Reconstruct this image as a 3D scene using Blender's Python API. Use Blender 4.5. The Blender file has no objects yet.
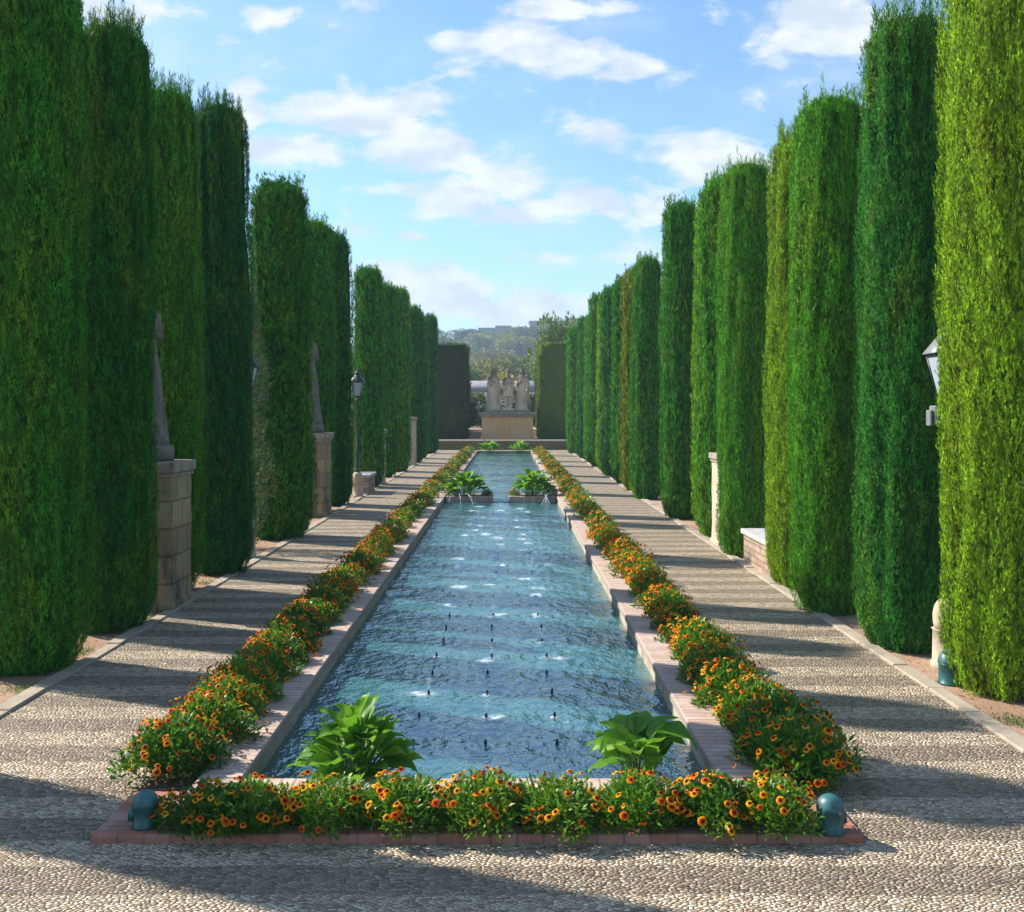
import bpy, bmesh, math, random
import numpy as np
from mathutils import Vector, Matrix, Euler

R = math.radians
S = bpy.context.scene
C = S.collection
random.seed(7)

# ------------------------------------------------------------------ camera
cd = bpy.data.cameras.new('camera'); cam = bpy.data.objects.new('camera', cd); C.objects.link(cam)
cam.location = (0.15, 0.0, 2.2); cam.rotation_euler = (R(90), 0, 0)
cd.sensor_width = 36; cd.lens = 1050 * 36 / 1024
cd.shift_x = 5 / 1024; cd.shift_y = -46 / 1024
cd.clip_start = 0.1; cd.clip_end = 4000
S.camera = cam

# ------------------------------------------------------------------ view
S.view_settings.view_transform = 'Standard'; S.view_settings.look = 'None'
S.view_settings.gamma = 1; S.view_settings.use_curve_mapping = False
S.view_settings.exposure = 1.05

# ------------------------------------------------------------------ sun and sky
SUN_EL = R(38.0)
SUN_AZ = math.atan2(-1.0, 0.45)          # from +Y towards +X
to_sun = Vector((math.cos(SUN_EL) * math.sin(SUN_AZ), math.cos(SUN_EL) * math.cos(SUN_AZ), math.sin(SUN_EL)))
sd = bpy.data.lights.new('sun', 'SUN'); sun = bpy.data.objects.new('sun', sd); C.objects.link(sun)
sd.energy = 5.0; sd.angle = R(0.5); sd.color = (1.0, 0.93, 0.82)
sun.rotation_euler = to_sun.to_track_quat('Z', 'Y').to_euler()
sun.location = to_sun * 60


class NT:
    """small helper around a node tree"""
    def __init__(s, nt):
        s.nt = nt; s.nt.nodes.clear()

    def n(s, typ, ins=None, **kw):
        nd = s.nt.nodes.new(typ)
        for k, v in kw.items():
            setattr(nd, k, v)
        if ins:
            for k, v in ins.items():
                s.set(nd, k, v)
        return nd

    def set(s, nd, k, v):
        sock = nd.inputs[k]
        if isinstance(v, bpy.types.NodeSocket):
            s.nt.links.new(v, sock)
        elif isinstance(v, bpy.types.Node):
            s.nt.links.new(v.outputs[0], sock)
        else:
            sock.default_value = v

    def math(s, op, a, b=0.0, c=0.0, clamp=False):
        return s.n('ShaderNodeMath', {0: a, 1: b, 2: c}, operation=op, use_clamp=clamp).outputs[0]

    def vmath(s, op, a, b=(0, 0, 0)):
        nd = s.n('ShaderNodeVectorMath', {0: a, 1: b}, operation=op)
        return nd.outputs['Value'] if op in ('LENGTH', 'DISTANCE', 'DOT_PRODUCT') else nd.outputs[0]

    def mix(s, f, a, b, blend='MIX'):
        nd = s.n('ShaderNodeMix', data_type='RGBA', blend_type=blend)
        s.set(nd, 0, f); s.set(nd, 6, a); s.set(nd, 7, b)
        return nd.outputs[2]

    def mapr(s, v, a, b, c=0.0, d=1.0, smooth=True):
        nd = s.n('ShaderNodeMapRange', {0: v, 1: a, 2: b, 3: c, 4: d})
        nd.interpolation_type = 'SMOOTHSTEP' if smooth else 'LINEAR'
        return nd.outputs[0]

    def noise(s, vec, scale, detail=4, rough=0.55, out=0):
        nd = s.n('ShaderNodeTexNoise', {'Vector': vec, 'Scale': scale, 'Detail': detail, 'Roughness': rough})
        return nd.outputs[out]

    def ramp(s, f, stops):
        nd = s.n('ShaderNodeValToRGB', {0: f})
        e = nd.color_ramp.elements
        while len(e) < len(stops):
            e.new(0.5)
        for i, (p, c) in enumerate(stops):
            e[i].position = p; e[i].color = (*c, 1)
        return nd.outputs[0]


def build_world():
    w = bpy.data.worlds.new('World'); S.world = w; w.use_nodes = True
    t = NT(w.node_tree)
    sky = t.n('ShaderNodeTexSky', sky_type='NISHITA', sun_disc=False, sun_elevation=SUN_EL,
              sun_rotation=SUN_AZ, air_density=1.0, dust_density=0.8, ozone_density=1.6, altitude=100)
    d = t.n('ShaderNodeTexCoord').outputs['Generated']
    sp = t.n('ShaderNodeSeparateXYZ', {0: d})
    ay = t.math('MAXIMUM', t.math('ABSOLUTE', sp.outputs[1]), 0.12)
    u = t.math('DIVIDE', sp.outputs[0], ay); v = t.math('DIVIDE', sp.outputs[2], ay)
    uv = t.n('ShaderNodeCombineXYZ', {0: u, 1: v, 2: 0.0}).outputs[0]
    wob = t.n('ShaderNodeTexNoise', {'Vector': uv, 'Scale': 7.0, 'Detail': 3.0}).outputs[1]
    uvw = t.vmath('ADD', uv, t.vmath('SCALE', t.vmath('SUBTRACT', wob, (.5, .5, .5))))
    uvw.node.inputs[1].links[0].from_node.inputs['Scale'].default_value = 0.05
    blobs = [  # azimuth tangent, elevation tangent, half sizes, weight
        (360, 112, 95, 34, 1.0), (440, 150, 110, 32, .95), (300, 150, 80, 28, .95), (470, 190, 150, 30, .85),
        (560, 205, 130, 28, .85), (700, 158, 85, 34, .95), (545, 50, 105, 26, .9), (640, 70, 55, 26, .9),
        (450, 45, 60, 14, .65), (825, 22, 75, 45, 1.0), (135, 10, 60, 22, 1.0), (268, 14, 44, 20, .85),
        (243, 112, 26, 24, .8), (240, 85, 24, 12, .7), (575, 262, 70, 10, .6), (445, 296, 70, 30, 1.15),
        (390, 280, 40, 20, .9), (530, 308, 90, 24, 1.1), (413, 238, 22, 8, .8), (590, 6, 140, 14, .7),
        (800, 76, 40, 9, .55), (640, 215, 60, 14, .6), (600, 135, 60, 18, .5), (520, 330, 200, 16, .6),
        (-200, 120, 160, 40, .9), (1250, 90, 170, 50, .9), (1150, 250, 120, 30, .8), (-100, 280, 150, 30, .8),
        (300, -150, 90, 40, .8), (760, -220, 200, 60, .9), (100, -300, 160, 60, .8)]
    acc = None
    for (px, py, rx, ry, wt) in blobs:
        c = ((px - 507) / 1050, (410 - py) / 1050, 0)
        q = t.vmath('MULTIPLY', t.vmath('SUBTRACT', uvw, c), (1050 / rx, 1050 / ry, 0))
        m = t.mapr(t.vmath('LENGTH', q), 1.35, 0.0, 0.0, wt)
        acc = m if acc is None else t.math('MAXIMUM', acc, m)
    st = t.vmath('MULTIPLY', uv, (1.0, 1.9, 1.0))
    n1 = t.n('ShaderNodeTexNoise', {'Vector': st, 'Scale': 11.0, 'Detail': 9.0, 'Roughness': .62, 'Distortion': .25}).outputs[0]
    cl = t.math('ADD', t.math('MULTIPLY', acc, 0.80), t.math('MULTIPLY', t.math('SUBTRACT', n1, 0.5), 2.6))
    mask = t.mapr(cl, 0.06, 0.58, 0.0, 0.96)
    veil = t.mapr(t.n('ShaderNodeTexNoise', {'Vector': st, 'Scale': 4.0, 'Detail': 6.0}).outputs[0], .40, .78, 0.0, .34)
    mask = t.math('MAXIMUM', mask, veil)
    up = t.mapr(sp.outputs[2], -0.02, 0.02)
    mask = t.math('MULTIPLY', mask, up)
    tone = t.noise(st, 16.0, 5)
    ccol = t.mix(t.mapr(tone, .35, .65), (.62, .70, .80, 1), (.90, .92, .93, 1))
    b1 = t.n('ShaderNodeBackground', {0: t.mix(1.0, sky.outputs[0], (0.74, 0.96, 1.08, 1), 'MULTIPLY'), 1: 0.10})
    b2 = t.n('ShaderNodeBackground', {0: ccol, 1: 0.56})
    ms = t.n('ShaderNodeMixShader', {0: mask, 1: b1, 2: b2})
    t.n('ShaderNodeOutputWorld', {0: ms})


build_world()


# ------------------------------------------------------------------ object helpers
def link(name, me, mat=None, parent=None, loc=None):
    o = bpy.data.objects.new(name, me); C.objects.link(o)
    if mat is not None and me is not None and len(me.materials) == 0:
        for m in (mat if isinstance(mat, (list, tuple)) else [mat]):
            me.materials.append(m)
    if parent: o.parent = parent
    if loc is not None: o.location = loc
    return o


def tag(o, label=None, cat=None, group=None, kind=None):
    if label: o['label'] = label
    if cat: o['category'] = cat
    if group: o['group'] = group
    if kind: o['kind'] = kind
    return o


def thing(name, label, cat, loc=(0, 0, 0), rz=0.0, group=None, scale=None):
    o = bpy.data.objects.new(name, None); C.objects.link(o)
    o.empty_display_size = .1; o.location = loc; o.rotation_euler = (0, 0, rz)
    if scale is not None: o.scale = scale if hasattr(scale, '__len__') else (scale,) * 3
    return tag(o, label, cat, group)


def kids(o):
    return [c for c in bpy.data.objects if c.parent == o]


def copy_tree(o, parent=None, tree=None):
    c = o.copy(); C.objects.link(c); c.parent = parent
    for ch in list(o.children):
        copy_tree(ch, c)
    return c


ORD = ['first', 'second', 'third', 'fourth', 'fifth', 'sixth', 'seventh', 'eighth', 'ninth', 'tenth', 'eleventh',
       'twelfth', 'thirteenth', 'fourteenth', 'fifteenth', 'sixteenth', 'seventeenth', 'eighteenth', 'nineteenth',
       'twentieth']


def ordinal(i):
    if i < 20: return ORD[i]
    n = i + 1
    tens = {2: 'twenty', 3: 'thirty', 4: 'forty', 5: 'fifty', 6: 'sixty', 7: 'seventy', 8: 'eighty', 9: 'ninety'}[n // 10]
    if n % 10 == 0: return tens[:-1] + 'ieth'
    return tens + '-' + ORD[n % 10 - 1]


def np_mesh(name, V, Q, attrs=None, smooth=False):
    me = bpy.data.meshes.new(name)
    V = np.asarray(V, dtype=np.float32); Q = np.asarray(Q, dtype=np.int32)
    nq, k = Q.shape
    me.vertices.add(len(V)); me.vertices.foreach_set('co', V.ravel())
    me.loops.add(nq * k); me.loops.foreach_set('vertex_index', Q.ravel())
    me.polygons.add(nq)
    me.polygons.foreach_set('loop_start', np.arange(0, nq * k, k, dtype=np.int32))
    if smooth: me.polygons.foreach_set('use_smooth', np.ones(nq, dtype=bool))
    me.update(calc_edges=True)
    if attrs:
        for an, arr in attrs.items():
            a = me.attributes.new(an, 'FLOAT', 'POINT'); a.data.foreach_set('value', np.asarray(arr, dtype=np.float32))
    return me


class MB:
    """bmesh collector: boxes, tubes, lathes; build() links ONE mesh object"""
    def __init__(s):
        s.bm = bmesh.new()

    def box(s, x0, x1, y0, y1, z0, z1, bev=0.0, seg=1, rot=0.0, mi=0):
        r = bmesh.ops.create_cube(s.bm, size=1.0)
        vs = r['verts']
        bmesh.ops.scale(s.bm, vec=(x1 - x0, y1 - y0, z1 - z0), verts=vs)
        if rot: bmesh.ops.rotate(s.bm, cent=(0, 0, 0), matrix=Matrix.Rotation(rot, 3, 'Z'), verts=vs)
        bmesh.ops.translate(s.bm, vec=((x0 + x1) / 2, (y0 + y1) / 2, (z0 + z1) / 2), verts=vs)
        fs = set(f for v in vs for f in v.link_faces)
        for f in fs: f.material_index = mi
        if bev > 0:
            es = list(set(e for v in vs for e in v.link_edges))
            bmesh.ops.bevel(s.bm, geom=es, offset=bev, segments=seg, profile=.6, affect='EDGES')

    def rings(s, rings, cap=True, mi=0):
        """rings: list of lists of points, same count"""
        vv = [[s.bm.verts.new(p) for p in r] for r in rings]
        n = len(vv[0])
        for a, b in zip(vv[:-1], vv[1:]):
            for i in range(n):
                f = s.bm.faces.new((a[i], a[(i + 1) % n], b[(i + 1) % n], b[i])); f.material_index = mi; f.smooth = True
        if cap:
            f = s.bm.faces.new(list(reversed(vv[0]))); f.material_index = mi
            f = s.bm.faces.new(vv[-1]); f.material_index = mi

    def lathe(s, prof, n=20, c=(0, 0), mi=0, sx=1.0, sy=1.0, ph=0.0):
        s.rings([[(c[0] + r * sx * math.cos(ph + 2 * math.pi * i / n), c[1] + r * sy * math.sin(ph + 2 * math.pi * i / n), z)
                  for i in range(n)] for (r, z) in prof], mi=mi)

    def tube(s, pts, rad, n=8, mi=0):
        pts = [Vector(p) for p in pts]
        rad = rad if hasattr(rad, '__len__') else [rad] * len(pts)
        rr = []
        prev = None
        for i, p in enumerate(pts):
            t = (pts[min(i + 1, len(pts) - 1)] - pts[max(i - 1, 0)]).normalized()
            a = t.cross(Vector((0, 0, 1))) if prev is None else prev - t * prev.dot(t)
            if a.length < 1e-4: a = t.cross(Vector((0, 1, 0)))
            a.normalize(); prev = a; b = t.cross(a)
            rr.append([tuple(p + a * rad[i] * math.cos(2 * math.pi * k / n) + b * rad[i] * math.sin(2 * math.pi * k / n)) for k in range(n)])
        s.rings(rr, mi=mi)

    def ball(s, c, r, sub=2, mi=0):
        rr = bmesh.ops.create_icosphere(s.bm, subdivisions=sub, radius=1.0)
        r = r if hasattr(r, '__len__') else (r, r, r)
        bmesh.ops.scale(s.bm, vec=r, verts=rr['verts']); bmesh.ops.translate(s.bm, vec=c, verts=rr['verts'])
        for f in set(f for v in rr['verts'] for f in v.link_faces): f.smooth = True; f.material_index = mi

    def quad(s, a, b, c, d, mi=0):
        f = s.bm.faces.new([s.bm.verts.new(p) for p in (a, b, c, d)]); f.material_index = mi

    def mesh(s, name):
        me = bpy.data.meshes.new(name)
        bmesh.ops.recalc_face_normals(s.bm, faces=s.bm.faces[:])
        s.bm.to_mesh(me); s.bm.free()
        return me

    def build(s, name, mat, parent=None, loc=None):
        return link(name, s.mesh(name), mat, parent, loc)


# ------------------------------------------------------------------ materials
def new_mat(name):
    m = bpy.data.materials.new(name); m.use_nodes = True
    return m, NT(m.node_tree)


def out(t, sh, disp=None):
    t.n('ShaderNodeOutputMaterial', {0: sh})


def principled(t, **kw):
    nm = {'base': 'Base Color', 'rough': 'Roughness', 'spec': 'Specular IOR Level', 'metal': 'Metallic', 'normal': 'Normal',
          'ior': 'IOR', 'trans': 'Transmission Weight', 'alpha': 'Alpha'}
    return t.n('ShaderNodeBsdfPrincipled', {nm[k]: v for k, v in kw.items()})


def bump(t, h, strength=.5, dist=.01):
    return t.n('ShaderNodeBump', {'Height': h, 'Strength': strength, 'Distance': dist}).outputs[0]


def objco(t):
    return t.n('ShaderNodeTexCoord').outputs['Object']


def mat_leaf(name, yellow=(.20, .22, .02), nscale=1.2, ymix=.35, transl=.3, rough=.55, lo=.55, hi=1.5, spec=.25, brown=.0, streak=False):
    """leaves: object colour, per-leaf variation and patches of yellower growth"""
    m, t = new_mat(name)
    oi = t.n('ShaderNodeObjectInfo'); rnd = t.n('ShaderNodeAttribute', attribute_name='rnd').outputs['Fac']
    co = objco(t)
    co2 = t.vmath('ADD', t.vmath('MULTIPLY', co, (1, 1, .38)), t.n('ShaderNodeCombineXYZ', {0: t.math('MULTIPLY', oi.outputs['Random'], 37.0), 1: 3.0, 2: 0.0}).outputs[0])
    pat = t.mapr(t.noise(co2, nscale * 2.2, 5, .6), .46, .70)
    base = t.mix(t.math('MULTIPLY', pat, ymix), oi.outputs['Color'], (*yellow, 1))
    dead = t.mapr(t.noise(t.vmath('ADD', co2, (7.7, 1.3, 4.1)), nscale * 4.5, 4, .6), .64, .74)
    base = t.mix(t.math('MULTIPLY', dead, brown), base, (.11, .075, .022, 1))
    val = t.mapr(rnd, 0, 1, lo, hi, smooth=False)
    if streak:
        sv = t.noise(t.vmath('MULTIPLY', co2, (1, 1, .55)), 19.0, 3, .6)
        val = t.math('MULTIPLY', val, t.mapr(sv, .34, .66, .62, 1.5))
    hsv = t.n('ShaderNodeHueSaturation', {'Hue': t.mapr(t.math('FRACT', t.math('MULTIPLY', rnd, 7.31)), 0, 1, .485, .515, False), 'Saturation': 1.0, 'Value': val, 'Color': base})
    col = hsv.outputs[0]
    p = principled(t, base=col, rough=rough, spec=spec)
    tr = t.n('ShaderNodeBsdfTranslucent', {0: t.mix(.5, col, (.10, .22, .01, 1))})
    out(t, t.n('ShaderNodeMixShader', {0: transl, 1: p, 2: tr}))
    return m


def mat_plain(name, col, rough=.6, spec=.4, metal=0.0, nz=0.25, nscale=12, bmp=.15, bdist=.004):
    m, t = new_mat(name); co = objco(t)
    n = t.noise(co, nscale, 6, .62)
    c = t.mix(t.mapr(n, .3, .7), tuple(x * (1 - nz) for x in col) + (1,), tuple(min(1, x * (1 + nz)) for x in col) + (1,))
    out(t, principled(t, base=c, rough=rough, spec=spec, metal=metal, normal=bump(t, n, bmp, bdist)))
    return m


def mat_stone(name, a, b, dirt=(.05, .05, .04), scale=3.0, dirt_amt=.6, bdist=.012, blocks=None, ztop=None):
    m, t = new_mat(name); co = objco(t)
    n = t.noise(co, scale, 8, .65); f = t.noise(co, scale * 14, 5, .6)
    col = t.mix(t.mapr(n, .32, .68), (*a, 1), (*b, 1))
    col = t.mix(t.math('MULTIPLY', t.mapr(f, .35, .7), .35), col, tuple(x * .6 for x in a) + (1,))
    streak = t.noise(t.vmath('MULTIPLY', co, (1, 1, .3)), scale * 1.7, 6, .6)
    col = t.mix(t.mapr(streak, .53, .72, 0, dirt_amt), col, (*dirt, 1))
    if ztop:      # dark weathering crust on heads and shoulders, broken up by noise
        zz = t.n('ShaderNodeSeparateXYZ', {0: co}).outputs[2]
        zz = t.math('ADD', zz, t.math('MULTIPLY', t.math('SUBTRACT', t.noise(co, 6.0, 5, .6), .5), 1.1))
        col = t.mix(t.mapr(zz, ztop[0], ztop[1], 0, .8), col, (*dirt, 1))
    h = t.math('ADD', n, t.math('MULTIPLY', f, .5))
    if blocks:
        sw = t.n('ShaderNodeSeparateXYZ', {0: co})
        v = t.n('ShaderNodeCombineXYZ', {0: t.math('ADD', sw.outputs[0], sw.outputs[1]), 1: sw.outputs[2], 2: 0.0}).outputs[0]
        br = t.n('ShaderNodeTexBrick', {'Vector': v, 'Color1': (1, 1, 1, 1), 'Color2': (.72, .72, .72, 1), 'Mortar': (.58, .55, .50, 1), 'Scale': 1.0,
                 'Mortar Size': blocks[2], 'Mortar Smooth': .3, 'Brick Width': blocks[0], 'Row Height': blocks[1]})
        col = t.mix(1.0, col, br.outputs[0], 'MULTIPLY')
        h = t.math('SUBTRACT', h, t.math('MULTIPLY', br.outputs[1], 1.2))
    out(t, principled(t, base=col, rough=.9, spec=.2, normal=bump(t, h, .7, bdist)))
    return m


def mat_pebbles():
    m, t = new_mat('pebble_mosaic')
    co = objco(t); sp = t.n('ShaderNodeSeparateXYZ', {0: co})
    wv = t.noise(co, 1.3, 3)
    yb = t.math('ADD', sp.outputs[1], t.math('MULTIPLY', wv, .10))
    band = t.math('FLOOR', t.math('DIVIDE', yb, .30))
    par = t.math('MODULO', t.math('ABSOLUTE', band), 2.0)
    wob = t.vmath('ADD', co, t.vmath('MULTIPLY', t.n('ShaderNodeTexNoise', {'Vector': co, 'Scale': 9.0, 'Detail': 2.0}).outputs[1], (.035, .035, 0)))
    a = t.n('ShaderNodeMapping', {'Vector': wob, 'Rotation': (0, 0, R(38)), 'Scale': (1.0, 1.75, 1.0)}, vector_type='TEXTURE')
    a.vector_type = 'POINT'
    b = t.n('ShaderNodeMapping', {'Vector': wob, 'Rotation': (0, 0, R(-38)), 'Scale': (1.0, 1.75, 1.0)})
    vec = t.n('ShaderNodeMix', data_type='VECTOR'); t.set(vec, 0, par); t.set(vec, 4, a.outputs[0]); t.set(vec, 5, b.outputs[0])
    v = vec.outputs[1]
    vo = t.n('ShaderNodeTexVoronoi', {'Vector': v, 'Scale': 31.0, 'Randomness': .8}, voronoi_dimensions='2D')
    ve = t.n('ShaderNodeTexVoronoi', {'Vector': v, 'Scale': 31.0, 'Randomness': .8}, voronoi_dimensions='2D', feature='DISTANCE_TO_EDGE')
    cr = t.n('ShaderNodeSeparateColor', {0: vo.outputs['Color']})
    col = t.ramp(cr.outputs[0], [(0.0, (.22, .165, .115)), (.3, (.45, .345, .235)), (.6, (.60, .47, .33)), (.85, (.67, .555, .41)), (1.0, (.74, .655, .535))])
    bandtone = t.mix(par, (.62, .60, .58, 1), (1.10, 1.07, 1.03, 1))  # every other band darker: shade of pebbles facing away, put into the colour
    col = t.mix(1.0, col, bandtone, 'MULTIPLY')
    big = t.noise(co, .8, 6, .6)
    col = t.mix(t.mapr(big, .35, .7, 0, .35), col, (.30, .24, .18, 1))
    col = t.mix(t.mapr(t.noise(co, 3.1, 6, .65), .55, .72, 0, .35), col, (.16, .12, .085, 1))
    edge = t.mapr(ve.outputs['Distance'], .01, .11)
    col = t.mix(edge, (.15, .12, .09, 1), col)
    dome = t.math('SQRT', t.math('MAXIMUM', ve.outputs['Distance'], 0.0))
    h = t.math('ADD', dome, t.math('MULTIPLY', cr.outputs[1], .18))
    out(t, principled(t, base=col, rough=.62, spec=.35, normal=bump(t, h, 1.0, .022)))
    return m


def mat_soil():
    m, t = new_mat('sandy_soil'); co = objco(t)
    n = t.noise(co, 1.1, 8, .62); f = t.noise(co, 38, 6, .7)
    col = t.mix(t.mapr(n, .35, .68), (.30, .185, .125, 1), (.42, .285, .205, 1))
    col = t.mix(t.mapr(f, .45, .75, 0, .5), col, (.16, .105, .07, 1))
    vo = t.n('ShaderNodeTexVoronoi', {'Vector': co, 'Scale': 30.0})
    col = t.mix(t.mapr(vo.outputs['Distance'], .16, .10, 0, .5), col, (.5, .42, .34, 1))
    h = t.math('ADD', f, t.math('MULTIPLY', n, 2.0))
    out(t, principled(t, base=col, rough=.95, spec=.1, normal=bump(t, h, .6, .02)))
    return m


def mat_brick(name, c1, c2, mortar, w, hgt, swap=False, ms=.006):
    m, t = new_mat(name); co = objco(t)
    sp = t.n('ShaderNodeSeparateXYZ', {0: co})
    v = t.n('ShaderNodeCombineXYZ', {0: sp.outputs[1 if swap else 0], 1: sp.outputs[0 if swap else 1], 2: 0.0}).outputs[0]
    br = t.n('ShaderNodeTexBrick', {'Vector': v, 'Color1': (*c1, 1), 'Color2': (*c2, 1), 'Mortar': (*mortar, 1), 'Scale': 1.0,
             'Mortar Size': ms, 'Mortar Smooth': .2, 'Brick Width': w, 'Row Height': hgt})
    br.offset = 0.0 if hgt > .15 else .5
    n = t.noise(co, 9, 7, .65)
    col = t.mix(t.mapr(n, .35, .72, 0, .55), br.outputs[0], tuple(x * .62 for x in c1) + (1,))
    col = t.mix(t.mapr(t.noise(co, 2.2, 5), .5, .75, 0, .4), col, (.36, .33, .30, 1))
    h = t.math('SUBTRACT', t.math('MULTIPLY', n, .6), br.outputs[1])
    out(t, principled(t, base=col, rough=.85, spec=.25, normal=bump(t, h, .6, .008)))
    return m


def mat_water():
    m, t = new_mat('pool_water'); co = objco(t)
    foam = t.n('ShaderNodeAttribute', attribute_name='foam').outputs['Fac']
    s1 = t.vmath('MULTIPLY', co, (1.0, .75, 1.0))
    h = t.math('ADD', t.noise(s1, 13, 2, .5), t.math('MULTIPLY', t.noise(s1, 32, 2, .5), .42))
    nrm = bump(t, h, 1.0, .017)
    dep = t.noise(co, 1.6, 4)
    base = t.mix(t.mapr(dep, .35, .65), (.020, .088, .104, 1), (.034, .120, .126, 1))
    w = principled(t, base=base, rough=.04, spec=.5, ior=3.5, normal=nrm)
    t.set(w, 'Specular Tint', (.86, .98, 1.0, 1))
    fo = principled(t, base=(.82, .88, .90, 1), rough=.45, spec=.4, normal=nrm)
    fn = t.noise(co, 26, 6, .7)
    fm = t.mapr(t.math('ADD', foam, t.math('MULTIPLY', t.math('SUBTRACT', fn, .5), 1.5)), .22, 1.15, 0, .62)
    fm = t.math('MULTIPLY', fm, t.mapr(foam, .02, .25))
    out(t, t.n('ShaderNodeMixShader', {0: fm, 1: w, 2: fo}))
    return m


def mat_glass(name, col=(.75, .82, .86), rough=.25):
    m, t = new_mat(name)
    out(t, principled(t, base=(*col, 1), rough=rough, spec=.5, normal=bump(t, t.noise(objco(t), 20, 3), .1, .002)))
    return m


def mat_spray():
    m, t = new_mat('water_spray')
    p = principled(t, base=(.86, .92, .95, 1), rough=.12, spec=.6, ior=1.33)
    tr = t.n('ShaderNodeBsdfTransparent')
    out(t, t.n('ShaderNodeMixShader', {0: .38, 1: tr, 2: p}))
    return m


M = {}
M['cypress'] = mat_leaf('cypress_foliage', yellow=(.20, .25, .012), ymix=.34, transl=.13, lo=.42, hi=1.9, brown=.30, streak=True, spec=.06, rough=.7)
M['cypress_core'] = mat_leaf('cypress_inner_foliage', yellow=(.10, .12, .01), ymix=.25, transl=.0, lo=.6, hi=.8)
M['bark'] = mat_plain('bark', (.14, .095, .065), rough=.95, nz=.5, nscale=18, bmp=.8, bdist=.02)
M['hedge'] = mat_leaf('hedge_foliage', yellow=(.16, .16, .015), ymix=.45, transl=.2, lo=.35, hi=1.9, brown=.4, spec=.08, rough=.7)
M['leaf'] = mat_leaf('flower_leaves', yellow=(.20, .34, .02), nscale=3, ymix=.6, transl=.45, rough=.4, spec=.4)
M['tree'] = mat_leaf('tree_foliage', yellow=(.26, .20, .05), nscale=.12, ymix=.5, transl=.25)
M['petal'] = None
M['pebble'] = mat_pebbles()
M['soil'] = mat_soil()
M['bedsoil'] = mat_plain('bed_soil', (.085, .055, .035), rough=1, nz=.5, nscale=30, bmp=.9, bdist=.02)
M['coping'] = mat_brick('pale_red_brick_coping', (.43, .29, .235), (.54, .42, .355), (.26, .215, .185), .075, .34, swap=True, ms=.007)
M['coping_x'] = mat_brick('pale_red_brick_coping_crosswise', (.43, .29, .235), (.54, .42, .355), (.26, .215, .185), .075, .34, ms=.007)
M['edging'] = mat_brick('red_brick_edging', (.33, .13, .085), (.42, .21, .155), (.17, .135, .11), .135, .125)
M['poolwall'] = mat_stone('wet_render', (.30, .25, .19), (.42, .36, .28), (.09, .09, .06), 2.5, .7, .008)
M['kerb'] = mat_stone('kerb_stone', (.31, .255, .195), (.40, .34, .265), (.25, .2, .16), 4, .4, .006)
M['water'] = mat_water()
M['pedestal'] = mat_stone('pedestal_sandstone', (.30, .22, .125), (.43, .33, .20), (.075, .06, .045), 2.2, .85, .02, blocks=(.36, .30, .014))
M['pedplain'] = mat_stone('pale_sandstone', (.44, .36, .26), (.54, .46, .35), (.16, .13, .10), 2.5, .5, .012)
M['capstone'] = mat_stone('weathered_capstone', (.27, .23, .18), (.40, .34, .27), (.07, .065, .055), 5, .8, .02)
M['statue'] = mat_stone('weathered_statue_stone', (.15, .13, .112), (.235, .205, .175), (.05, .055, .05), 4, .7, .008)
M['statue_warm'] = mat_stone('warm_statue_stone', (.56, .42, .30), (.72, .57, .42), (.10, .08, .065), 2.6, .8, .01, ztop=(1.0, 1.4))
M['ochre'] = mat_stone('ochre_plinth_stone', (.68, .37, .16), (.76, .46, .23), (.22, .16, .11), 1.1, .5, .01)
M['mossy'] = mat_stone('mossy_wall_stone', (.14, .13, .055), (.20, .18, .08), (.06, .06, .03), 1.5, .6, .01)
M['pale'] = mat_stone('pale_wall_stone', (.46, .40, .30), (.55, .48, .38), (.2, .18, .14), 1.5, .4, .006)
M['step'] = mat_plain('pink_stone', (.52, .38, .31), rough=.85, nz=.15, nscale=3)
M['iron'] = mat_plain('dark_iron_paint', (.030, .034, .040), rough=.45, spec=.5, nz=.3, nscale=25)
M['greymetal'] = mat_plain('grey_painted_metal', (.17, .175, .19), rough=.45, spec=.5, nz=.12, nscale=20, bmp=.05)
M['glass'] = mat_glass('frosted_lantern_glass', (.36, .41, .48))
M['teal'] = mat_plain('teal_paint', (.010, .075, .072), rough=.38, spec=.5, nz=.35, nscale=22, bmp=.12)
M['teal_lid'] = mat_plain('faded_teal_paint', (.028, .105, .105), rough=.45, spec=.5, nz=.4, nscale=16, bmp=.12)
M['slab'] = mat_plain('white_stone_slab', (.42, .41, .40), rough=.6, nz=.14, nscale=8)
M['bench_brick'] = mat_stone('bench_masonry', (.36, .25, .18), (.46, .36, .27), (.14, .11, .09), 4, .5, .012, blocks=(.24, .085, .010))
M['nozzle'] = mat_plain('black_nozzle_metal', (.012, .013, .015), rough=.4, spec=.5, nz=.2)
M['spray'] = mat_spray()
M['white_wall'] = mat_plain('whitewash', (.62, .62, .63), rough=.9, nz=.1, nscale=.6)
M['roof'] = mat_plain('grey_roof_tiles', (.22, .195, .20), rough=.8, nz=.25, nscale=2.5, bmp=.5, bdist=.1)
M['winglass'] = mat_plain('dark_window_glass', (.03, .035, .04), rough=.1, spec=.5, nz=.1)
M['stem'] = mat_plain('green_stalk', (.10, .20, .035), rough=.45, nz=.25, nscale=20, bmp=.05)


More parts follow.
